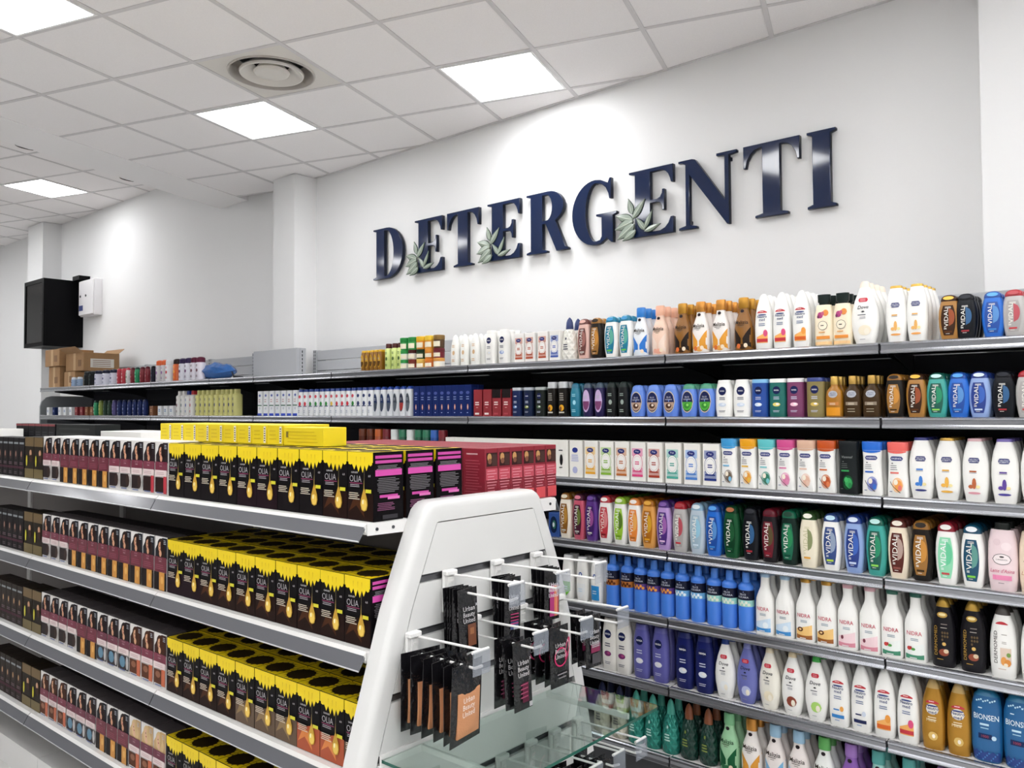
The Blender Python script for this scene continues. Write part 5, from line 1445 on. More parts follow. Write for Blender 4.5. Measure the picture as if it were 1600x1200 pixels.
# ================================================================== products on the wall shelves
WALL_ITEMS = [
(1,-3.816,'amberflat','amber',2),(1,-3.776,'amberflat','amber',1),(1,-3.736,'amberflat','amber',1),(1,-3.701,'amberflat','amber',1),(1,-3.665,'amberflat','amber',1),(1,-3.601,'tallround','lime',1),(1,-3.546,'tallround','lime',1),(1,-3.498,'tallround','lime',0),(1,-3.067,'bullet_s','plainwhite',2),(1,-2.997,'bullet_s','plainwhite',2),(1,-2.924,'bullet_s','plainwhite',2),(1,-2.815,'roundtop','whitedot',2),(1,-2.727,'roundtop','whiteblue',2),(1,-2.615,'carton_s','redround',1),(1,-2.548,'carton_s','redround',1),(1,-2.469,'carton_s','redround',1),(1,-2.396,'carton_s','blueround',1),(1,-2.33,'pinecone_s','creamnavy',1),(1,-2.236,'vidal_a','rose',1),(1,-2.167,'vidal_a','blackgold',2),(1,-2.087,'vidal_a','whiteaqua',3),(1,-2.01,'vidal_a','whiteaqua',3),(1,-1.937,'malizia_s','blue',3),(1,-1.842,'malizia_s','peach',3),(1,-1.734,'malizia_s','brown',3),(1,-1.65,'malizia_s','orange',3),(1,-1.56,'malizia_s','orange',3),(1,-1.462,'malizia_s','brown',3),(1,-1.377,'neutro_s','berry',3),(1,-1.304,'neutro_s','berry',3),(1,-1.226,'neutro_s','honey',3),(1,-1.142,'flowercap','cream',2),(1,-1.074,'flowercap','cream',2),(1,-0.996,'dove_s','white',3),(1,-0.888,'roberts_s','goldcap',3),(1,-0.82,'roberts_s','goldcap',3),(1,-0.719,'vidal_b','brown',2),(1,-0.668,'vidal_b','black',2),(1,-0.589,'vidal_b','blue',1),(1,-0.529,'vidal_b','greyred',1),
(2,-4.88,'carton_t','whitenavy',1),(2,-4.81,'carton_t','whitenavy',1),(2,-4.742,'carton_t','whitenavy',1),(2,-4.674,'carton_t','whitenavy',1),(2,-4.608,'carton_t','whitenavy',1),(2,-4.543,'carton_t','whitenavy',1),(2,-4.478,'carton_t','whitenavy',1),(2,-4.434,'curvebottle','red',1),(2,-4.378,'curvebottle','red',1),(2,-4.322,'curvebottle','green',1),(2,-4.267,'curvebottle','green',1),(2,-4.213,'curvebottle','green',1),(2,-4.16,'curvebottle','green',1),(2,-4.107,'curvebottle','yellow',1),(2,-4.055,'curvebottle','red',1),(2,-4.004,'curvebottle','red',1),(2,-3.954,'curvebottle','red',1),(2,-3.904,'curvebottle','green',1),(2,-3.854,'curvebottle','navywave',1),(2,-3.802,'curvebottle','navywave',1),(2,-3.75,'curvebottle','navywave',1),(2,-3.696,'ovalshampoo','navy',1),(2,-3.639,'ovalshampoo','navy',1),(2,-3.583,'ovalshampoo','navy',1),(2,-3.529,'ovalshampoo','grey',1),(2,-3.475,'ovalshampoo','red',1),(2,-3.422,'ovalshampoo','grey',1),(2,-3.352,'carton_t','navy',1),(2,-3.301,'carton_t','navy',1),(2,-3.25,'carton_t','navy',1),(2,-3.2,'carton_t','navy',1),(2,-3.151,'carton_t','navy',1),(2,-3.103,'carton_t','navy',1),(2,-3.055,'carton_t','navy',1),(2,-3.008,'carton_t','navy',1),(2,-2.962,'carton_t','navy',1),(2,-2.894,'carton_r','red',1),(2,-2.828,'carton_r','red',1),(2,-2.765,'carton_r','redblack',1),(2,-2.699,'carton_r','redblack',1),(2,-2.641,'tube','navya',1),(2,-2.568,'tube','navyb',1),(2,-2.494,'tube','black',1),(2,-2.424,'flatcap','blackyellow',1),(2,-2.358,'flatcap','blackyellow',1),(2,-2.288,'roundtop_s','teal',1),(2,-2.219,'roundtop_s','purple',1),(2,-2.152,'roundtop_s','purple',1),(2,-2.09,'roundtop_s','black',1),(2,-2.026,'roundtop_s','black',1),(2,-1.953,'peri','nut',3),(2,-1.873,'peri','nut',3),(2,-1.791,'peri','nut',3),(2,-1.705,'peri','mint',3),(2,-1.625,'peri','mint',3),(2,-1.547,'nivea_s','white',2),(2,-1.47,'nivea_s','white',2),(2,-1.395,'nivea_c','blue',2),(2,-1.323,'nivea_c','teal',2),(2,-1.254,'nivea_c','plum',2),(2,-1.177,'nivea_c','olive',2),(2,-1.108,'oil','amber',2),(2,-1.043,'oil','dark',2),(2,-0.976,'oil','dark',2),(2,-0.897,'vidal_b','blackgold',3),(2,-0.827,'vidal_b','brown',3),(2,-0.761,'vidal_b','teal',3),(2,-0.695,'vidal_b','blue',3),(2,-0.632,'vidal_b','skyblue',3),(2,-0.564,'vidal_b','black',3),(2,-0.497,'vidal_b','greyred',2),
(3,-3.834,'capjar','brown',0),(3,-3.761,'capjar','brown',0),(3,-3.69,'capjar','orange',0),(3,-3.621,'capjar','maroon',0),(3,-3.552,'capjar','white',0),(3,-3.485,'capjar','green',0),(3,-3.42,'capjar','white',0),(3,-3.355,'capjar','green',0),(3,-3.292,'capjar','green',0),(3,-3.23,'capjar','blue',0),(3,-3.169,'capjar','maroon',0),(3,-3.09,'carton_p','cream',0),(3,-3.018,'carton_p','cream',0),(3,-2.947,'carton_p','cream',0),(3,-2.877,'carton_p','cream',0),(3,-2.81,'carton_p','cream',0),(3,-2.743,'carton_p','cream',0),(3,-2.678,'carton_p','cream',0),(3,-2.614,'carton_p','cream',0),(3,-2.552,'carton_p','cream',0),(3,-2.491,'carton_p','cream',0),(3,-2.431,'carton_p','cream',0),(3,-2.361,'carton_p','blackoval',1),(3,-2.278,'carton_p','lavender',1),(3,-2.194,'carton_p','yellow',1),(3,-2.11,'carton_p','green',1),(3,-2.028,'carton_p','ochre',1),(3,-1.946,'carton_p','pink',1),(3,-1.863,'carton_p','russet',1),(3,-1.775,'carton_p','teal',1),(3,-1.687,'carton_p','blue',1),(3,-1.601,'carton_p','navy',1),(3,-1.527,'lotion','blue',2),(3,-1.447,'lotion','yellow',2),(3,-1.372,'lotion','teal',2),(3,-1.295,'lotion','pink',2),(3,-1.216,'lotion','beige',2),(3,-1.14,'lotion','orange',2),(3,-1.061,'lotion','black',2),(3,-0.978,'lotion','royal',2),(3,-0.892,'lotion','coral',2),(3,-0.816,'roberts','navy',3),(3,-0.735,'roberts','gold',3),(3,-0.651,'roberts','pink',3),(3,-0.566,'roberts','violet',3),(3,-0.483,'roberts','navy',3),
(4,-2.409,'smallbox','blue',0),(4,-2.348,'vidal','creamgold',5),(4,-2.271,'vidal','pink',5),(4,-2.201,'vidal','purple',5),(4,-2.126,'vidal','whitered',5),(4,-2.048,'vidal','whitelime',5),(4,-1.974,'vidal','whiteorange',5),(4,-1.902,'vidal','orange',5),(4,-1.828,'vidal','lilac',5),(4,-1.751,'vidal','greyred',5),(4,-1.672,'vidal','ice',5),(4,-1.598,'vidal','blue',5),(4,-1.521,'vidal','green',5),(4,-1.44,'vidal','black',5),(4,-1.363,'vidal','wine',5),(4,-1.286,'vidal','darkgreen',5),(4,-1.21,'vidal','ivory',5),(4,-1.127,'vidal','whitenavy',5),(4,-1.046,'vidal','skyblue',5),(4,-0.969,'vidal','teal',5),(4,-0.895,'vidal','creambrown',5),(4,-0.82,'vidal','blackgold',5),(4,-0.742,'vidal','whitemint',5),(4,-0.664,'vidal','whiteteal',5),(4,-0.578,'blossom','pink',5),(4,-0.49,'blossom','peach',4),
(5,-2.339,'spraywhite','green',1),(5,-2.257,'spraywhite','blue',1),(5,-2.178,'spraywhite','cyan',1),(5,-2.099,'dome','amber',3),(5,-2.021,'dome','amber',3),(5,-1.953,'dome','violet',3),(5,-1.888,'dome','violet',3),(5,-1.821,'dome','violet',3),(5,-1.751,'dome','sea',3),(5,-1.679,'dome','sea',3),(5,-1.606,'dome','mint',3),(5,-1.54,'dome','mint',3),(5,-1.47,'dome','mint',3),(5,-1.389,'milk','blue',3),(5,-1.31,'milk','blue',3),(5,-1.23,'milk','gold',3),(5,-1.152,'milk','gold',3),(5,-1.075,'milk','pink',3),(5,-0.998,'milk','pink',3),(5,-0.923,'milk','green',3),(5,-0.846,'milk','green',3),(5,-0.759,'dermo','black',2),(5,-0.671,'dermo','black',2),(5,-0.583,'dermo','white',2),(5,-0.496,'dermo','white',2),
(6,-2.235,'nivea6','white',0),(6,-2.11,'nivea6','white',1),(6,-2.038,'nivea6','white',2),(6,-1.947,'nivea6','purple',3),(6,-1.854,'nivea6','purple',3),(6,-1.74,'nivea6','navy',2),(6,-1.65,'nivea6','navy',2),(6,-1.559,'dove','white',3),(6,-1.466,'dove','violet',3),(6,-1.374,'dove','cream',3),(6,-1.284,'dove','shea',3),(6,-1.193,'dove','cucumber',3),(6,-1.109,'neutro','blue',3),(6,-1.031,'neutro','navy',3),(6,-0.952,'neutro','honey',3),(6,-0.875,'neutro','berry',3),(6,-0.795,'neutro','gold',2),(6,-0.717,'neutro','gold',2),(6,-0.635,'bion','blue',1),(6,-0.543,'bion','blue',1),
(7,-2.163,'pinecone','cream',1),(7,-2.069,'pinecone','cream',1),(7,-1.984,'pinecone','teal',1),(7,-1.901,'pinecone','teal',1),(7,-1.814,'pinecone','teal',1),(7,-1.729,'pinecone','forest',1),(7,-1.641,'pinecone','forest',1),(7,-1.547,'malizia','mint',2),(7,-1.453,'malizia','orange',2),(7,-1.357,'malizia','sky',2),(7,-1.265,'malizia','sky',2),(7,-1.169,'malizia','greencap',2),(7,-1.073,'malizia','purple',2),(7,-0.979,'malizia','teal',2),(7,-0.877,'malizia','teal',2),(7,-0.766,'malizia','lilac',2),
]
FAR_ITEMS = [(1,-7.683,'canround','black',0),(1,-7.575,'canround','black',0),(1,-7.457,'canround','whitedark',0),(1,-7.303,'canround','whitedark',0),(1,-7.153,'canround','whitedark',0),(1,-7.954,'vial','blue',0),(1,-7.827,'vial','blue',0),(1,-7.019,'smallshower','red',0),(1,-6.936,'smallshower','red',0),(1,-6.853,'smallshower','white',0),(1,-6.773,'smallshower','wine',0),(1,-6.693,'smallshower','green',0),(1,-6.604,'smallshower','wine',0),(1,-6.516,'smallshower','wine',0),(1,-6.419,'smallshower','black',0),(1,-6.334,'cantall','orangecap',0),(1,-6.251,'cantall','orangecap',0),(1,-6.179,'cantall','white',0),(1,-6.058,'cantall','orange',0),(1,-5.97,'cantall','violetcap',0),(1,-5.883,'cantall','violetcap',0),(1,-5.797,'cantall','winecap',0),(1,-5.714,'cantall','winecap',0),(2,-8.497,'pillbox','white',0),(2,-8.358,'pillbox','navy',0),(2,-8.223,'pillbox','white',0),(2,-8.104,'pillbox','white',0),(2,-7.974,'pillbox','white',0),(2,-7.847,'pillbox','red',0),(2,-7.736,'pillbox','red',0),(2,-7.628,'pillbox','brown',0),(2,-7.521,'pillbox','brown',0),(2,-7.47,'smallshower','green',0),(2,-7.367,'smallshower','lime',0),(2,-7.278,'smallshower','pine',0),(2,-7.19,'smallshower','pine',0),(2,-7.104,'smallshower','violet',0),(2,-7.007,'smallshower','navy',0),(2,-6.913,'smallshower','navy',0),(2,-6.819,'smallshower','navy',0),(2,-6.728,'smallshower','navy',0),(2,-6.638,'smallshower','navy',0),(2,-6.549,'smallshower','navy',0),(2,-6.412,'pillbox','brown',0),(2,-6.275,'pillbox','white',0),(2,-6.182,'pillbox','white',0),(2,-6.091,'pillbox','white',0),(2,-6.005,'tallwhite','navy',0),(2,-5.937,'tallwhite','teal',0),(2,-5.87,'tallwhite','blue',0),(2,-5.803,'tallwhite','red',0),(2,-5.719,'tallwhite','yellow',0),(2,-5.655,'tallwhite','yellow',0),(2,-5.592,'tallwhite','yellow',0),(2,-5.53,'tallwhite','yellow',0),(2,-5.459,'tallwhite','yellow',0),(2,-5.39,'tallwhite','yellow',0),(2,-5.33,'tallwhite','yellow',0),(2,-5.271,'tallwhite','yellow',0),(2,-5.213,'tallwhite','yellow',0),]

SHN = ['top', 'second', 'third', 'fourth', 'fifth', 'sixth', 'bottom']
FRONT_Y = 3.062
from collections import Counter
def shelf_row(items, where):
    cnt = Counter((l, VAR[k][v]['desc']) for l, x, k, v, n in items)
    idx = Counter()
    for l, x, kn, vn, n in items:
        k, desc = K[kn], VAR[kn][vn]['desc']
        tot = cnt[l, desc]; pw = pos_word(idx[l, desc], tot); idx[l, desc] += 1
        if vn == 'brown' and kn == 'vidal_b': pass
        sh = where % SHN[l - 1]
        z = SHELF_Z[l - 1]
        y = FRONT_Y + k['d'] / 2
        r = place(kn, vn, (x, y, z), radians(random.uniform(-3, 3)) if k['body'] else radians(random.uniform(-1, 1)))
        lab = desc + (', ' + pw if pw else '') + ', ' + sh
        tag(r, lab, k['cat'], desc + ' row')
        for b in range(n):
            r = place(kn, vn, (x + random.uniform(-.003, .003), y + (b + 1) * (k['d'] + .004), z), 0, False)
            tag(r, '%s, %s behind %s, %s' % (desc, ORD[b + 1], pw if pw else 'front one', sh), k['cat'], desc + ' row')
shelf_row(WALL_ITEMS, '%s wall shelf')
shelf_row(FAR_ITEMS, 'far left %s shelf')
# the shelves go on to the right of the photograph
MORE = [(1, 'milk', ('gold', 'pink', 'blue')), (2, 'oil', ('dark', 'amber')), (3, 'roberts', ('gold', 'pink')), (4, 'vidal', ('teal', 'blue', 'ivory', 'green')), (5, 'dermo', ('white', 'black')), (6, 'bion', ('blue',)), (7, 'malizia', ('sky', 'orange', 'mint'))]
EXTRA_ITEMS = []
for l, kn, vs in MORE:
    x = max(it[1] for it in WALL_ITEMS if it[0] == l) + .105
    q = 0
    while x < .14:
        EXTRA_ITEMS.append((l, round(x, 3), kn, vs[(q // 2) % len(vs)], 0)); x += K[kn]['w'] + .014; q += 1
shelf_row(EXTRA_ITEMS, '%s shelf beyond photo edge')

# ---- stacked cream jars on the top shelf
_jar = {}
def jar(x, y, z, w, h, body, lid, label):
    key = (w, h, body, lid)
    if key not in _jar:
        m = MB(); m.smooth = True; m.lathe([(w * .44, 0), (w * .48, .003), (w * .49, h * .62), (w * .46, h * .64)], mat(body, .3), 22)
        m2 = MB(); m2.smooth = True; m2.lathe([(w * .49, h * .64), (w * .5, h * .66), (w * .5, h * .97), (w * .47, h)], mat(lid, .3), 22)
        m3 = MB()
        for k in range(6):
            a0, a1 = pi * (1.2 + .1 * k), pi * (1.3 + .1 * k)
            m3.face([(w * .495 * cos(a), w * .495 * sin(a), q * h) for a, q in ((a0, .12), (a1, .12), (a1, .52), (a0, .52))], mat('#efe6cc', .4))
        _jar[key] = (m.mesh('body'), m2.mesh('lid'), m3.mesh('label_print'))
    r = empty('cream_jar', (x, y, z))
    for nm, me in zip(('body', 'lid', 'label_print'), _jar[key]): link(nm, me, r)
    tag(r, label, 'jar', 'stacked cream jars on the top wall shelf')
JX = [-3.475, -3.408, -3.341, -3.274, -3.207]
tiers = [(.050, [('#d8e4d4', '#2f9a4a', 'white jar with green lid'), ('#8a3a2a', '#7a2f24', 'rust brown jar'), ('#e0b04a', '#e6c060', 'yellow jar'), ('#d8742c', '#e0822c', 'orange jar'), ('#e8e4dc', '#e0a050', 'white jar with tan lid')]),
         (.052, [('#e0e8dc', '#2f9a4a', 'white jar with bright green lid'), ('#e4dcd4', '#4a1f1c', 'white jar with brown lid'), ('#2f4a2c', '#1f3a24', 'dark green jar'), ('#e08a2c', '#e89a3c', 'pale orange jar'), ('#7a1c2c', '#6a1826', 'wine red jar')]),
         (.070, [('#2f9a4a', '#1f8a3c', 'tall green jar'), ('#3fa457', '#1f8a3c', 'tall light green jar'), ('#e8982c', '#f0c02c', 'tall amber jar'), ('#eea83c', '#f0c83c', 'tall yellow jar'), ('#5a3f24', '#8a6a34', 'tall brown jar')])]
zz = SHELF_Z[0]
for ti, (hh, row) in enumerate(tiers):
    for x, (b, l, d) in zip(JX, row):
        jar(x, FRONT_Y + .034, zz, .062, hh, b, l, '%s, %s tier of the jar stack' % (d, ('bottom', 'middle', 'top')[ti]))
    zz += hh + .0005

# ---- cartons and bag at the far end of the top shelf
M_CARD = mat('#9a7650', .75, kind='card'); M_TAPE = mat('#b89870', .5); M_CARDD = mat('#7a5a3c', .75, kind='card')
def carton(x0, x1, y0, y1, z0, z1, label, flaps=False, sticker=False):
    c = ((x0 + x1) / 2, (y0 + y1) / 2, z0)
    r = empty('cardboard_box', c)
    tag(r, label, 'cardboard box', 'cartons at the far end of the top shelf')
    m = MB(); m.cbox(x0, x1, y0, y1, z0, z1, .003, M_CARD); builds(m, 'box', r, c)
    m = MB(); m.box((x0 + x1) / 2 - .025, (x0 + x1) / 2 + .025, y0 - .0008, y0, z0 + .003, z1 - .003, M_TAPE); m.box((x0 + x1) / 2 - .025, (x0 + x1) / 2 + .025, y0, y1, z1, z1 + .0008, M_TAPE); builds(m, 'tape', r, c)
    m = MB(); m.box(x1 - .12, x1 - .05, y0 - .0012, y0 - .0002, z0 + .04, z0 + .10, M_CARDD); builds(m, 'print', r, c)
    if flaps:
        for dy in (0, 1):
            m = MB(); yy = y0 if dy == 0 else y1
            m.extrude([(yy, z1), (yy + (-.07 if dy == 0 else .05), z1 + .045), (yy + (-.07 if dy == 0 else .05), z1 + .049), (yy, z1 + .004)], 'x', x0 + .01, x1 - .01, M_CARD); builds(m, 'flap', r, c)
    if sticker:
        m = MB(); m.box(x1, x1 + .001, y0 + .06, y1 - .05, z0 + .03, z0 + .11, mat('#d8d4cc', .5))
        for q in range(4): m.box(x1 + .001, x1 + .0016, y0 + .08, y1 - .08, z0 + .04 + .017 * q, z0 + .046 + .017 * q, mat('#8a6a5a', .5))
        builds(m, 'sticker', r, c)
zt = SHELF_Z[0]
carton(-8.56, -8.30, 3.09, 3.40, zt, zt + .20, 'brown cardboard box at far shelf end, under a smaller carton')
carton(-8.60, -8.26, 3.07, 3.38, zt + .201, zt + .36, 'brown cardboard box stacked on top at far shelf end')
carton(-8.22, -7.98, 3.10, 3.42, zt, zt + .14, 'low brown cardboard box under the open carton', flaps=False)
carton(-8.24, -7.84, 3.12, 3.44, zt + .145, zt + .31, 'open brown cardboard box with paper sticker', flaps=True, sticker=True)
# blue bag
m = MB(); m.smooth = True
rings_ = []
for k in range(9):
    t = k / 8
    rr = .075 * (sin(pi * min(1, .12 + t * .9))) ** .55
    rings_.append([(-5.83 + .42 * t, 3.19 + rr * 1.3 * cos(2 * pi * i / 16) * (1 + .10 * sin(3 * i + k)), zt + .002 + max(0, .062 + rr * .85 * sin(2 * pi * i / 16) * (1 + .12 * sin(5 * i + 2 * k)))) for i in range(16)])
m.rings(rings_, mat('#2a62a8', .25, kind='foil'))
c = (-5.62, 3.19, zt)
r = empty('plastic_bag', c); tag(r, 'blue plastic bag lying on the far left top shelf', 'bag')
builds(m, 'bag', r, c, smooth=True)
m = MB(); m.tube((-5.41, 3.17, zt + .05), (-5.30, 3.12, zt + .012), .006, mat('#1c1c20', .4)); m.tube((-5.30, 3.12, zt + .012), (-5.22, 3.14, zt + .008), .006, mat('#1c1c20', .4)); builds(m, 'drawstring', r, c)

# ================================================================== boxes on the island
def facebox(w, d, h, body, fn, side=None, top=None):
    """carton mesh and its print: front is -y, right side is +x"""
    m = MB(); m.cbox(-w / 2, w / 2, -d / 2, d / 2, 0, h, .0012, mat(body, .45))
    pr = Print(w / 2, h, lambda x, z: d / 2, .45)
    fn(pr)
    P_ = pr.m
    if side:
        sp = Print(d / 2, h, lambda x, z: w / 2, .45); side(sp)
        i = len(P_.v)
        for f, mi in zip(sp.m.f, sp.m.mi):
            P_.face([(-sp.m.v[a][1], sp.m.v[a][0], sp.m.v[a][2]) for a in f], sp.m.ms[mi])
    if top: top(P_, w, d, h)
    return m.mesh('box'), P_.mesh('label_print')

YEL = '#f2d40e'
def olia_front(lower, band=None):
    def fn(p):
        p.strips(-.985 * p.hw, .985 * p.hw, lambda x: .01 * p.h, lambda x: (.40 + .03 * sin(x * 60)) * p.h, lower, 6)
        p.poly([(-.9, .12), (-.55, .30), (-.1, .34), (.2, .22), (.35, .05), (.1, .12), (-.3, .22)], {'#22120e': '#4a2a18', '#a84a24': '#d8803c', '#5a4430': '#8a7048'}.get(lower, lower))
        p.rect(.0, .925, .985, .073, YEL)
        for cx, tip, wd in ((-.76, .81, .22), (-.46, .74, .27), (-.12, .705, .28), (.2, .70, .28), (.5, .73, .26), (.80, .80, .19)):
            p.poly([(cx - wd * .7, .856), (cx - wd * .62, .82), (cx, tip), (cx + wd * .62, .82), (cx + wd * .7, .856)], YEL); p.lay -= 1
        p.lay += 1
        for cx in (-.3, .05, .36): p.poly([(cx - .022, .93), (cx, .83), (cx + .022, .93)], '#d0aa0c'); p.lay -= 1
        p.lay += 1
        p.text('GARNIER', -.42, .70, .026, '#d8d4d8', maxw=.30)
        p.text('OLIA', -.34, .61, .092, '#bab7bc', maxw=.46, sx=0, fat=-.008)
        p.text('6.0', .74, .66, .03, '#d8d4d8', maxw=.12)
        p.rect(-.3, .545, .5, .006, '#8a2a5a'); p.lines(-.35, .52, .42, 2, .025, '#a8a4a8', .005)
        p.rect(.36, .62, .008, .17, '#8a8060')
        p.poly([(.32, .47), (.38, .47), (.60, .31), (.63, .24), (.54, .165), (.35, .145), (.16, .165), (.07, .24), (.10, .31)], '#c89a2c')
        p.ell(.35, .24, .21, .08, '#ecc85a'); p.ell(.27, .28, .07, .035, '#faf0c0')
        p.poly([(.33, .44), (.37, .44), (.35, .62)], '#d8b048')
        p.rect(.70, .44, .22, .026, '#d8d02c')
        p.lines(-.38, .40, .46, 4, .028, '#d8ccb8', .006, 5)
    return fn
def olia_side(p):
    for z, hh, c in ((.93, .022, '#c4459c'), (.86, .022, '#c4459c'), (.70, .045, '#cf4aa4'), (.36, .02, '#c4459c'), (.33, .02, '#d870b4')):
        p.rect(-.02 if z != .33 else .3, z, .88 if z > .5 else (.6 if z > .34 else .4), hh, c)
    p.lines(0, .80, .85, 3, .022, '#7a767c', .005, 2)
    p.lines(0, .62, .85, 9, .025, '#6c686e', .006, 3)
    p.lines(-.2, .26, .6, 5, .024, '#7a4468', .006, 4)
    p.rect(.05, .06, .5, .03, '#3a383c')
def olia_top(P_, w, d, h):
    e = .0006
    y = mat(YEL, .4)
    P_.face([(-w / 2 + .001, -d / 2 + .001, h + e), (w / 2 - .001, -d / 2 + .001, h + e), (w / 2 - .001, d / 2 - .001, h + e), (-w / 2 + .001, d / 2 - .001, h + e)], y)
    P_.face([(w * .42 * cos(2 * pi * k / 18), d * .40 * sin(2 * pi * k / 18), h + 2 * e) for k in range(18)], mat('#2a1f0c', .5))
    for k in range(16):
        a = 2 * pi * k / 16
        P_.face([(w * .40 * cos(a - .12), d * .38 * sin(a - .12), h + 1.5 * e), (w * .40 * cos(a + .12), d * .38 * sin(a + .12), h + 1.5 * e), (w * .49 * cos(a), d * .485 * sin(a), h + 1.5 * e)], mat('#6a5410', .4))

HAIR = ['#1c1418', '#3a2018', '#4a2a1c', '#2a1c1c']
SKIN = '#d8a07c'
def face_print(p, hair, skin, dark):
    # arched portrait of a model, plain shapes
    p.strips(-.93 * p.hw, .96 * p.hw, lambda x: .60 * p.h, lambda x: (.975 - .22 * max(0, (.25 - x / p.hw) / 1.15) ** 1.6) * p.h, dark, 8)
    p.ell(-.05, .79, .60, .17, hair); p.ell(.25, .72, .45, .12, hair)
    p.ell(-.12, .80, .30, .095, skin); p.ell(-.08, .68, .2, .06, skin)
    p.ell(-.2, .815, .05, .012, '#3a2420'); p.ell(-.02, .815, .05, .012, '#3a2420'); p.ell(-.1, .755, .09, .012, '#a8484a')
    p.ell(.12, .83, .16, .11, hair)
    p.lines(.66, .93, .2, 3, .03, '#b8bcc4', .006)
def cast_front(hair, skin, dark, bandc, lower):
    def fn(p):
        p.rect(0, .5, .985, .495, '#e6e3e0')
        face_print(p, hair, skin, dark)
        p.rect(0, .535 if lower != 'gold' else .48, .96, .085 if lower != 'gold' else .14, bandc)
        p.text('CASTING', -.05, .585, .022, '#c48a9a', maxw=.6); p.text('CREME', -.05, .54, .022, '#d8b4bc', maxw=.4)
        if lower == 'gold':
            p.lines(-.05, .47, .75, 3, .035, '#94445a', .006)
            p.rect(0, .175, .96, .165, '#1e1616'); p.rect(.28, .175, .42, .165, '#d0903a'); p.ell(.33, .2, .2, .07, '#e4b05c')
        else:
            p.rect(0, .405, .92, .06, '#e6d4d2'); p.lines(-.05, .42, .7, 2, .03, '#c4a4a8', .006)
            if lower == 'ring':
                p.rect(-.1, .2, .72, .13, '#2a2020'); p.ell(.62, .19, .38, .13, '#c9c4c0'); p.ell(.5, .2, .34, .12, '#3a2a26')
            elif lower == 'red':
                p.rect(-.2, .19, .68, .14, '#2a1a18'); p.rect(.68, .19, .24, .16, '#b82a3a')
            elif lower == 'blue':
                p.rect(0, .19, .92, .14, '#3a3438'); p.ell(-.15, .2, .5, .11, '#5a86a0'); p.ell(.7, .2, .25, .13, '#b8b4b4')
            elif lower == 'copper':
                p.rect(-.2, .2, .68, .13, '#5a3424'); p.rect(.62, .2, .28, .15, '#c4623c'); p.ell(-.2, .24, .4, .06, '#8a5434')
            p.lines(0, .045, .8, 1, .02, '#5a6a9a', .01)
    return fn
def dark_front(acc):
    def fn(p):
        p.rect(0, .86, .8, .025, '#8a9094' if acc != '#c9a43c' else '#5a4620')
        if acc == '#c9a43c':
            p.rect(0, .88, .97, .11, '#6a5226'); p.rect(0, .12, .97, .11, '#6a5a2c')
            p.ell(-.55, .42, .16, .13, '#d8d02c'); p.ell(.35, .6, .26, .09, '#b08058'); p.ell(.4, .48, .35, .09, '#3a241c')
            p.ell(.3, .62, .2, .06, '#d0a07c')
        else:
            p.ell(.0, .56, .4, .12, '#4a3834'); p.ell(-.05, .58, .2, .07, acc); p.lines(0, .36, .7, 2, .04, '#6a5058', .01); p.rect(0, .24, .97, .03, '#4a2434'); p.lines(0, .12, .6, 2, .04, '#5a4a50', .008)
    return fn

OW, OD, OH = .1045, .102, .178
CW, CD, CH = .087, .07, .183
olia = {n: facebox(OW, OD, OH, '#0d0a0d', olia_front(c), olia_side, olia_top) for n, c in (('black', '#120d10'), ('brown', '#22120e'), ('copper', '#a84a24'), ('blond', '#5a4430'), ('plum', '#1e0e17'))}
castv = {}
for n, a in (('ring', ('#1c1418', SKIN, '#241c22', '#74203a', 'ring')), ('gold', ('#2a1a16', SKIN, '#1c2028', '#6a182e', 'gold')), ('red', ('#24181a', '#d89878', '#2a2024', '#74203a', 'red')), ('blue', ('#241a1a', SKIN, '#241c20', '#661c36', 'blue')), ('copper', ('#4a2a1c', '#dca880', '#3a2420', '#74203a', 'copper')), ('blonde', ('#d8b884', '#e0b494', '#c4a070', '#661c36', 'copper'))):
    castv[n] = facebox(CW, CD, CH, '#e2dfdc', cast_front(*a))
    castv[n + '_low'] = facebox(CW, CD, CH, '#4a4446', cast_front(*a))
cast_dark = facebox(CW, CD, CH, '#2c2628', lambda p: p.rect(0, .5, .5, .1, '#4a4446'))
darkv = {'dark': facebox(.062, .08, .172, '#1a1618', dark_front('#a87a68')), 'gold': facebox(.099, .08, .178, '#241c14', dark_front('#c9a43c')), 'tan': facebox(.062, .08, .172, '#2c2420', dark_front('#c49a6a'))}
redv = facebox(.092, .0565, .17, '#8c1f30', lambda p: (p.lines(0, .9, .8, 1, .02, '#d0a0a4', .012), p.lines(0, .78, .85, 14, .05, '#b04a58', .008)),
               lambda p: (p.rect(.05, .80, .85, .12, '#3a2424'), p.ell(-.35, .84, .35, .07, '#c4925a'), p.ell(-.3, .77, .3, .05, '#7a4a34'), p.rect(.45, .79, .4, .1, '#4a3430'), p.rect(0, .54, .92, .1, '#c04a5a'), p.lines(0, .6, .8, 9, .05, '#d88a94', .008), p.rect(.1, .12, .8, .1, '#d04a50')))

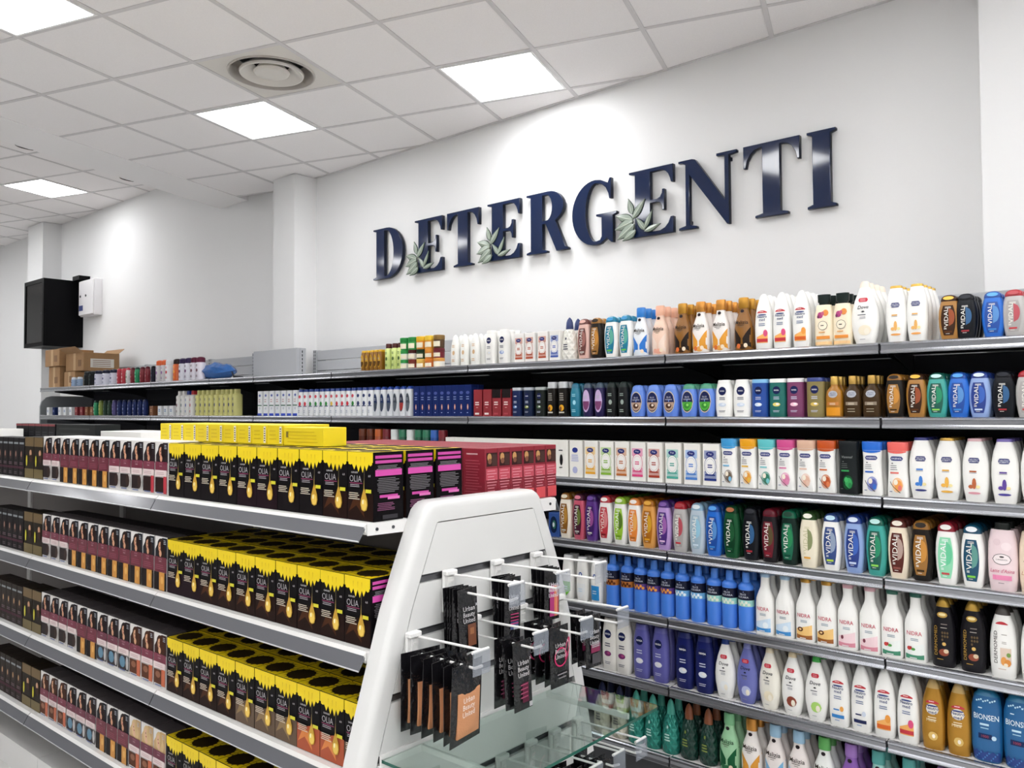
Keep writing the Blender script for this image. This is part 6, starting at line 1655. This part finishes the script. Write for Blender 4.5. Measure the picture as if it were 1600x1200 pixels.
def islandbox(name, meshes, s, n, z, label, group, cat='box', rot=0., full=True):
    r = empty(name, GP(s, n, z), GY + rot) if full else link(name, meshes[0], None, GP(s, n, z), GY + rot)
    if full: link('box', meshes[0], r)
    if full: link('label_print', meshes[1], r)
    return tag(r, label, cat, group)
NF = 1.392
CAST_ROWS = [['ring'] * 2 + ['gold'] * 5 + ['ring'] * 3 + ['red'] * 2, ['ring'] * 3 + ['gold'] * 9, ['ring'] * 4 + ['gold'] * 2 + ['blue'] * 3 + ['copper'] * 3, ['copper'] * 3 + ['blue'] * 3 + ['gold'] * 3 + ['blonde'] * 3]
CAST_D = {'ring': 'maroon banded hair dye box with dark circle', 'gold': 'maroon hair dye box with golden panel', 'red': 'maroon banded hair dye box with red strip', 'blue': 'maroon banded hair dye box with blue circle', 'copper': 'maroon banded hair dye box with copper strip', 'blonde': 'maroon banded hair dye box with blonde model'}
OLIA_ROWS = [['black'] * 4 + ['plum'] * 2 + ['black'] * 2 + ['brown'] * 2, ['plum'] * 2 + ['brown'] * 8, ['brown'] * 4 + ['blond'] * 3 + ['copper'] * 2 + ['blond'], ['blond'] * 6 + ['copper'] * 4]
OLIA_D = {'black': 'black hair dye box with yellow petals', 'brown': 'brown black hair dye box with yellow petals', 'copper': 'copper hair dye box with yellow petals', 'blond': 'dark blond hair dye box with yellow petals', 'plum': 'plum black hair dye box with yellow petals'}
GSH = ['top island shelf', 'second island shelf', 'third island shelf', 'lowest island shelf']
for li, z in enumerate(G_Z):
    for kinds, dsc, lib, s0, pitch, dep, nm, depth_rows in ((CAST_ROWS[li], CAST_D, castv, -3.735, .0888, CD, 'hair_dye_box', 1), (OLIA_ROWS[li], OLIA_D, olia, -2.659, .1062 if li == 0 else .1049, OD, 'hair_dye_box', 3 if li == 0 else 2)):
        tot = Counter(kinds); ix = Counter()
        for q, kd in enumerate(kinds):
            pw = pos_word(ix[kd], tot[kd]); ix[kd] += 1
            for b in range(depth_rows + 1):
                if li == 0 and b == 3: continue
                s = s0 + q * pitch; n = NF + dep / 2 + b * (dep + .004 + (.006 if b else 0) * (lib is olia))
                if n + dep / 2 > NC - .022 and li > 0: continue
                base = dsc[kd] + (', ' + pw if pw else '')
                lab = base + ', ' + GSH[li] if b == 0 else '%s, %s behind, %s' % (base, ORD[b], GSH[li])
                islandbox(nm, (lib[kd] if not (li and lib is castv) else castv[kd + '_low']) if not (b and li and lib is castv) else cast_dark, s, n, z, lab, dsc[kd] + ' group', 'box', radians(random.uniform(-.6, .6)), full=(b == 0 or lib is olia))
    # dark boxes at the far left
    for q in range(2):
        for b in range(1):
            islandbox('hair_dye_box', darkv['gold'], -3.935 + q * .102, NF + .04 + b * .084, z, 'dark box with gold bands, %s%s, %s' % (('left one', 'right one')[q], '' if b == 0 else ', second row', GSH[li]), 'dark boxes with gold bands', full=b == 0)
    for q in range(6):
        for b in range(1):
            islandbox('hair_dye_box', darkv['dark' if li < 2 else 'tan'], -4.024 - q * .0645, NF + .04 + b * .084, z, '%s hair dye box, %s from gold banded ones%s, %s' % ('dark' if li < 2 else 'dark tan', ORD[q + 1], '' if b == 0 else ', second row', GSH[li]), 'dark hair dye boxes at left', full=b == 0)

# red boxes over the far half of the island top
for c_ in range(6):
    for q in range(9):
        islandbox('hair_dye_box', redv, SE - .02 - .046 - q * .0945, 1.838 + .0285 + c_ * .0583, G_Z[0], 'red hair dye box, %s column from the left, %s from the end panel' % (ORD[c_ + 1], ORD[q + 1]), 'red boxes on the island top', full=(q < 2))
# yellow cartons lying on the petal boxes
yb = facebox(.083, .178, .062, '#ecd51c', lambda p: (p.rect(.78, .5, .14, .42, '#efeadc'), p.lines(.78, .8, .1, 6, .12, '#4a4420', .03), p.lines(-.2, .7, .5, 3, .2, '#d4b810', .02)))
yl = facebox(.20, .085, .056, '#ecd51c', lambda p: (p.rect(-.8, .6, .06, .16, '#7a6a20'), p.lines(.0, .75, .8, 4, .18, '#d8bc10', .02)))
zy = G_Z[0] + OH + .0016
for q in range(9):
    islandbox('yellow_carton', yb, -2.945 + q * .0865, 1.5 + .089, zy, 'yellow carton lying on the petal boxes, %s' % pos_word(q, 9), 'yellow cartons on the island top', 'carton')
islandbox('yellow_carton', yl, -2.945 + 8 * .0865 + .148, 1.5 + .0425, zy, 'long yellow carton lying sideways at right of the yellow row', 'yellow cartons on the island top', 'carton')
# dark cartons and white trays behind the left end
dk = facebox(.088, .06, .222, '#17161a', lambda p: (p.rect(0, .97, .98, .025, '#8a2a34'), p.lines(0, .8, .8, 3, .06, '#3a3a40', .01)))
dg = facebox(.46, .12, .222, '#2a2c2c', lambda p: p.lines(0, .9, .9, 6, .12, '#3a3e3c', .02))
for q in range(6): islandbox('dark_carton', dk, -5.10 + q * .09, 1.78, G_Z[0], 'tall dark carton with red lid behind dark boxes, %s' % pos_word(q, 6), 'dark cartons with red lids', 'carton')
islandbox('dark_carton', dg, -4.335, 1.80, G_Z[0], 'wide charcoal carton behind the dark boxes', None or 'charcoal cartons', 'carton')
wt = facebox(.40, .20, .195, '#efeeea', lambda p: p.lines(0, .8, .5, 1, .1, '#dcdad4', .01))
islandbox('white_carton', wt, -3.80, 1.82, G_Z[0], 'white carton behind the maroon hair dye boxes', 'white cartons on the island', 'carton')
islandbox('white_carton', wt, -5.15, 1.62, G_Z[0], 'white carton at left photo edge behind dark boxes', 'white cartons on the island', 'carton')
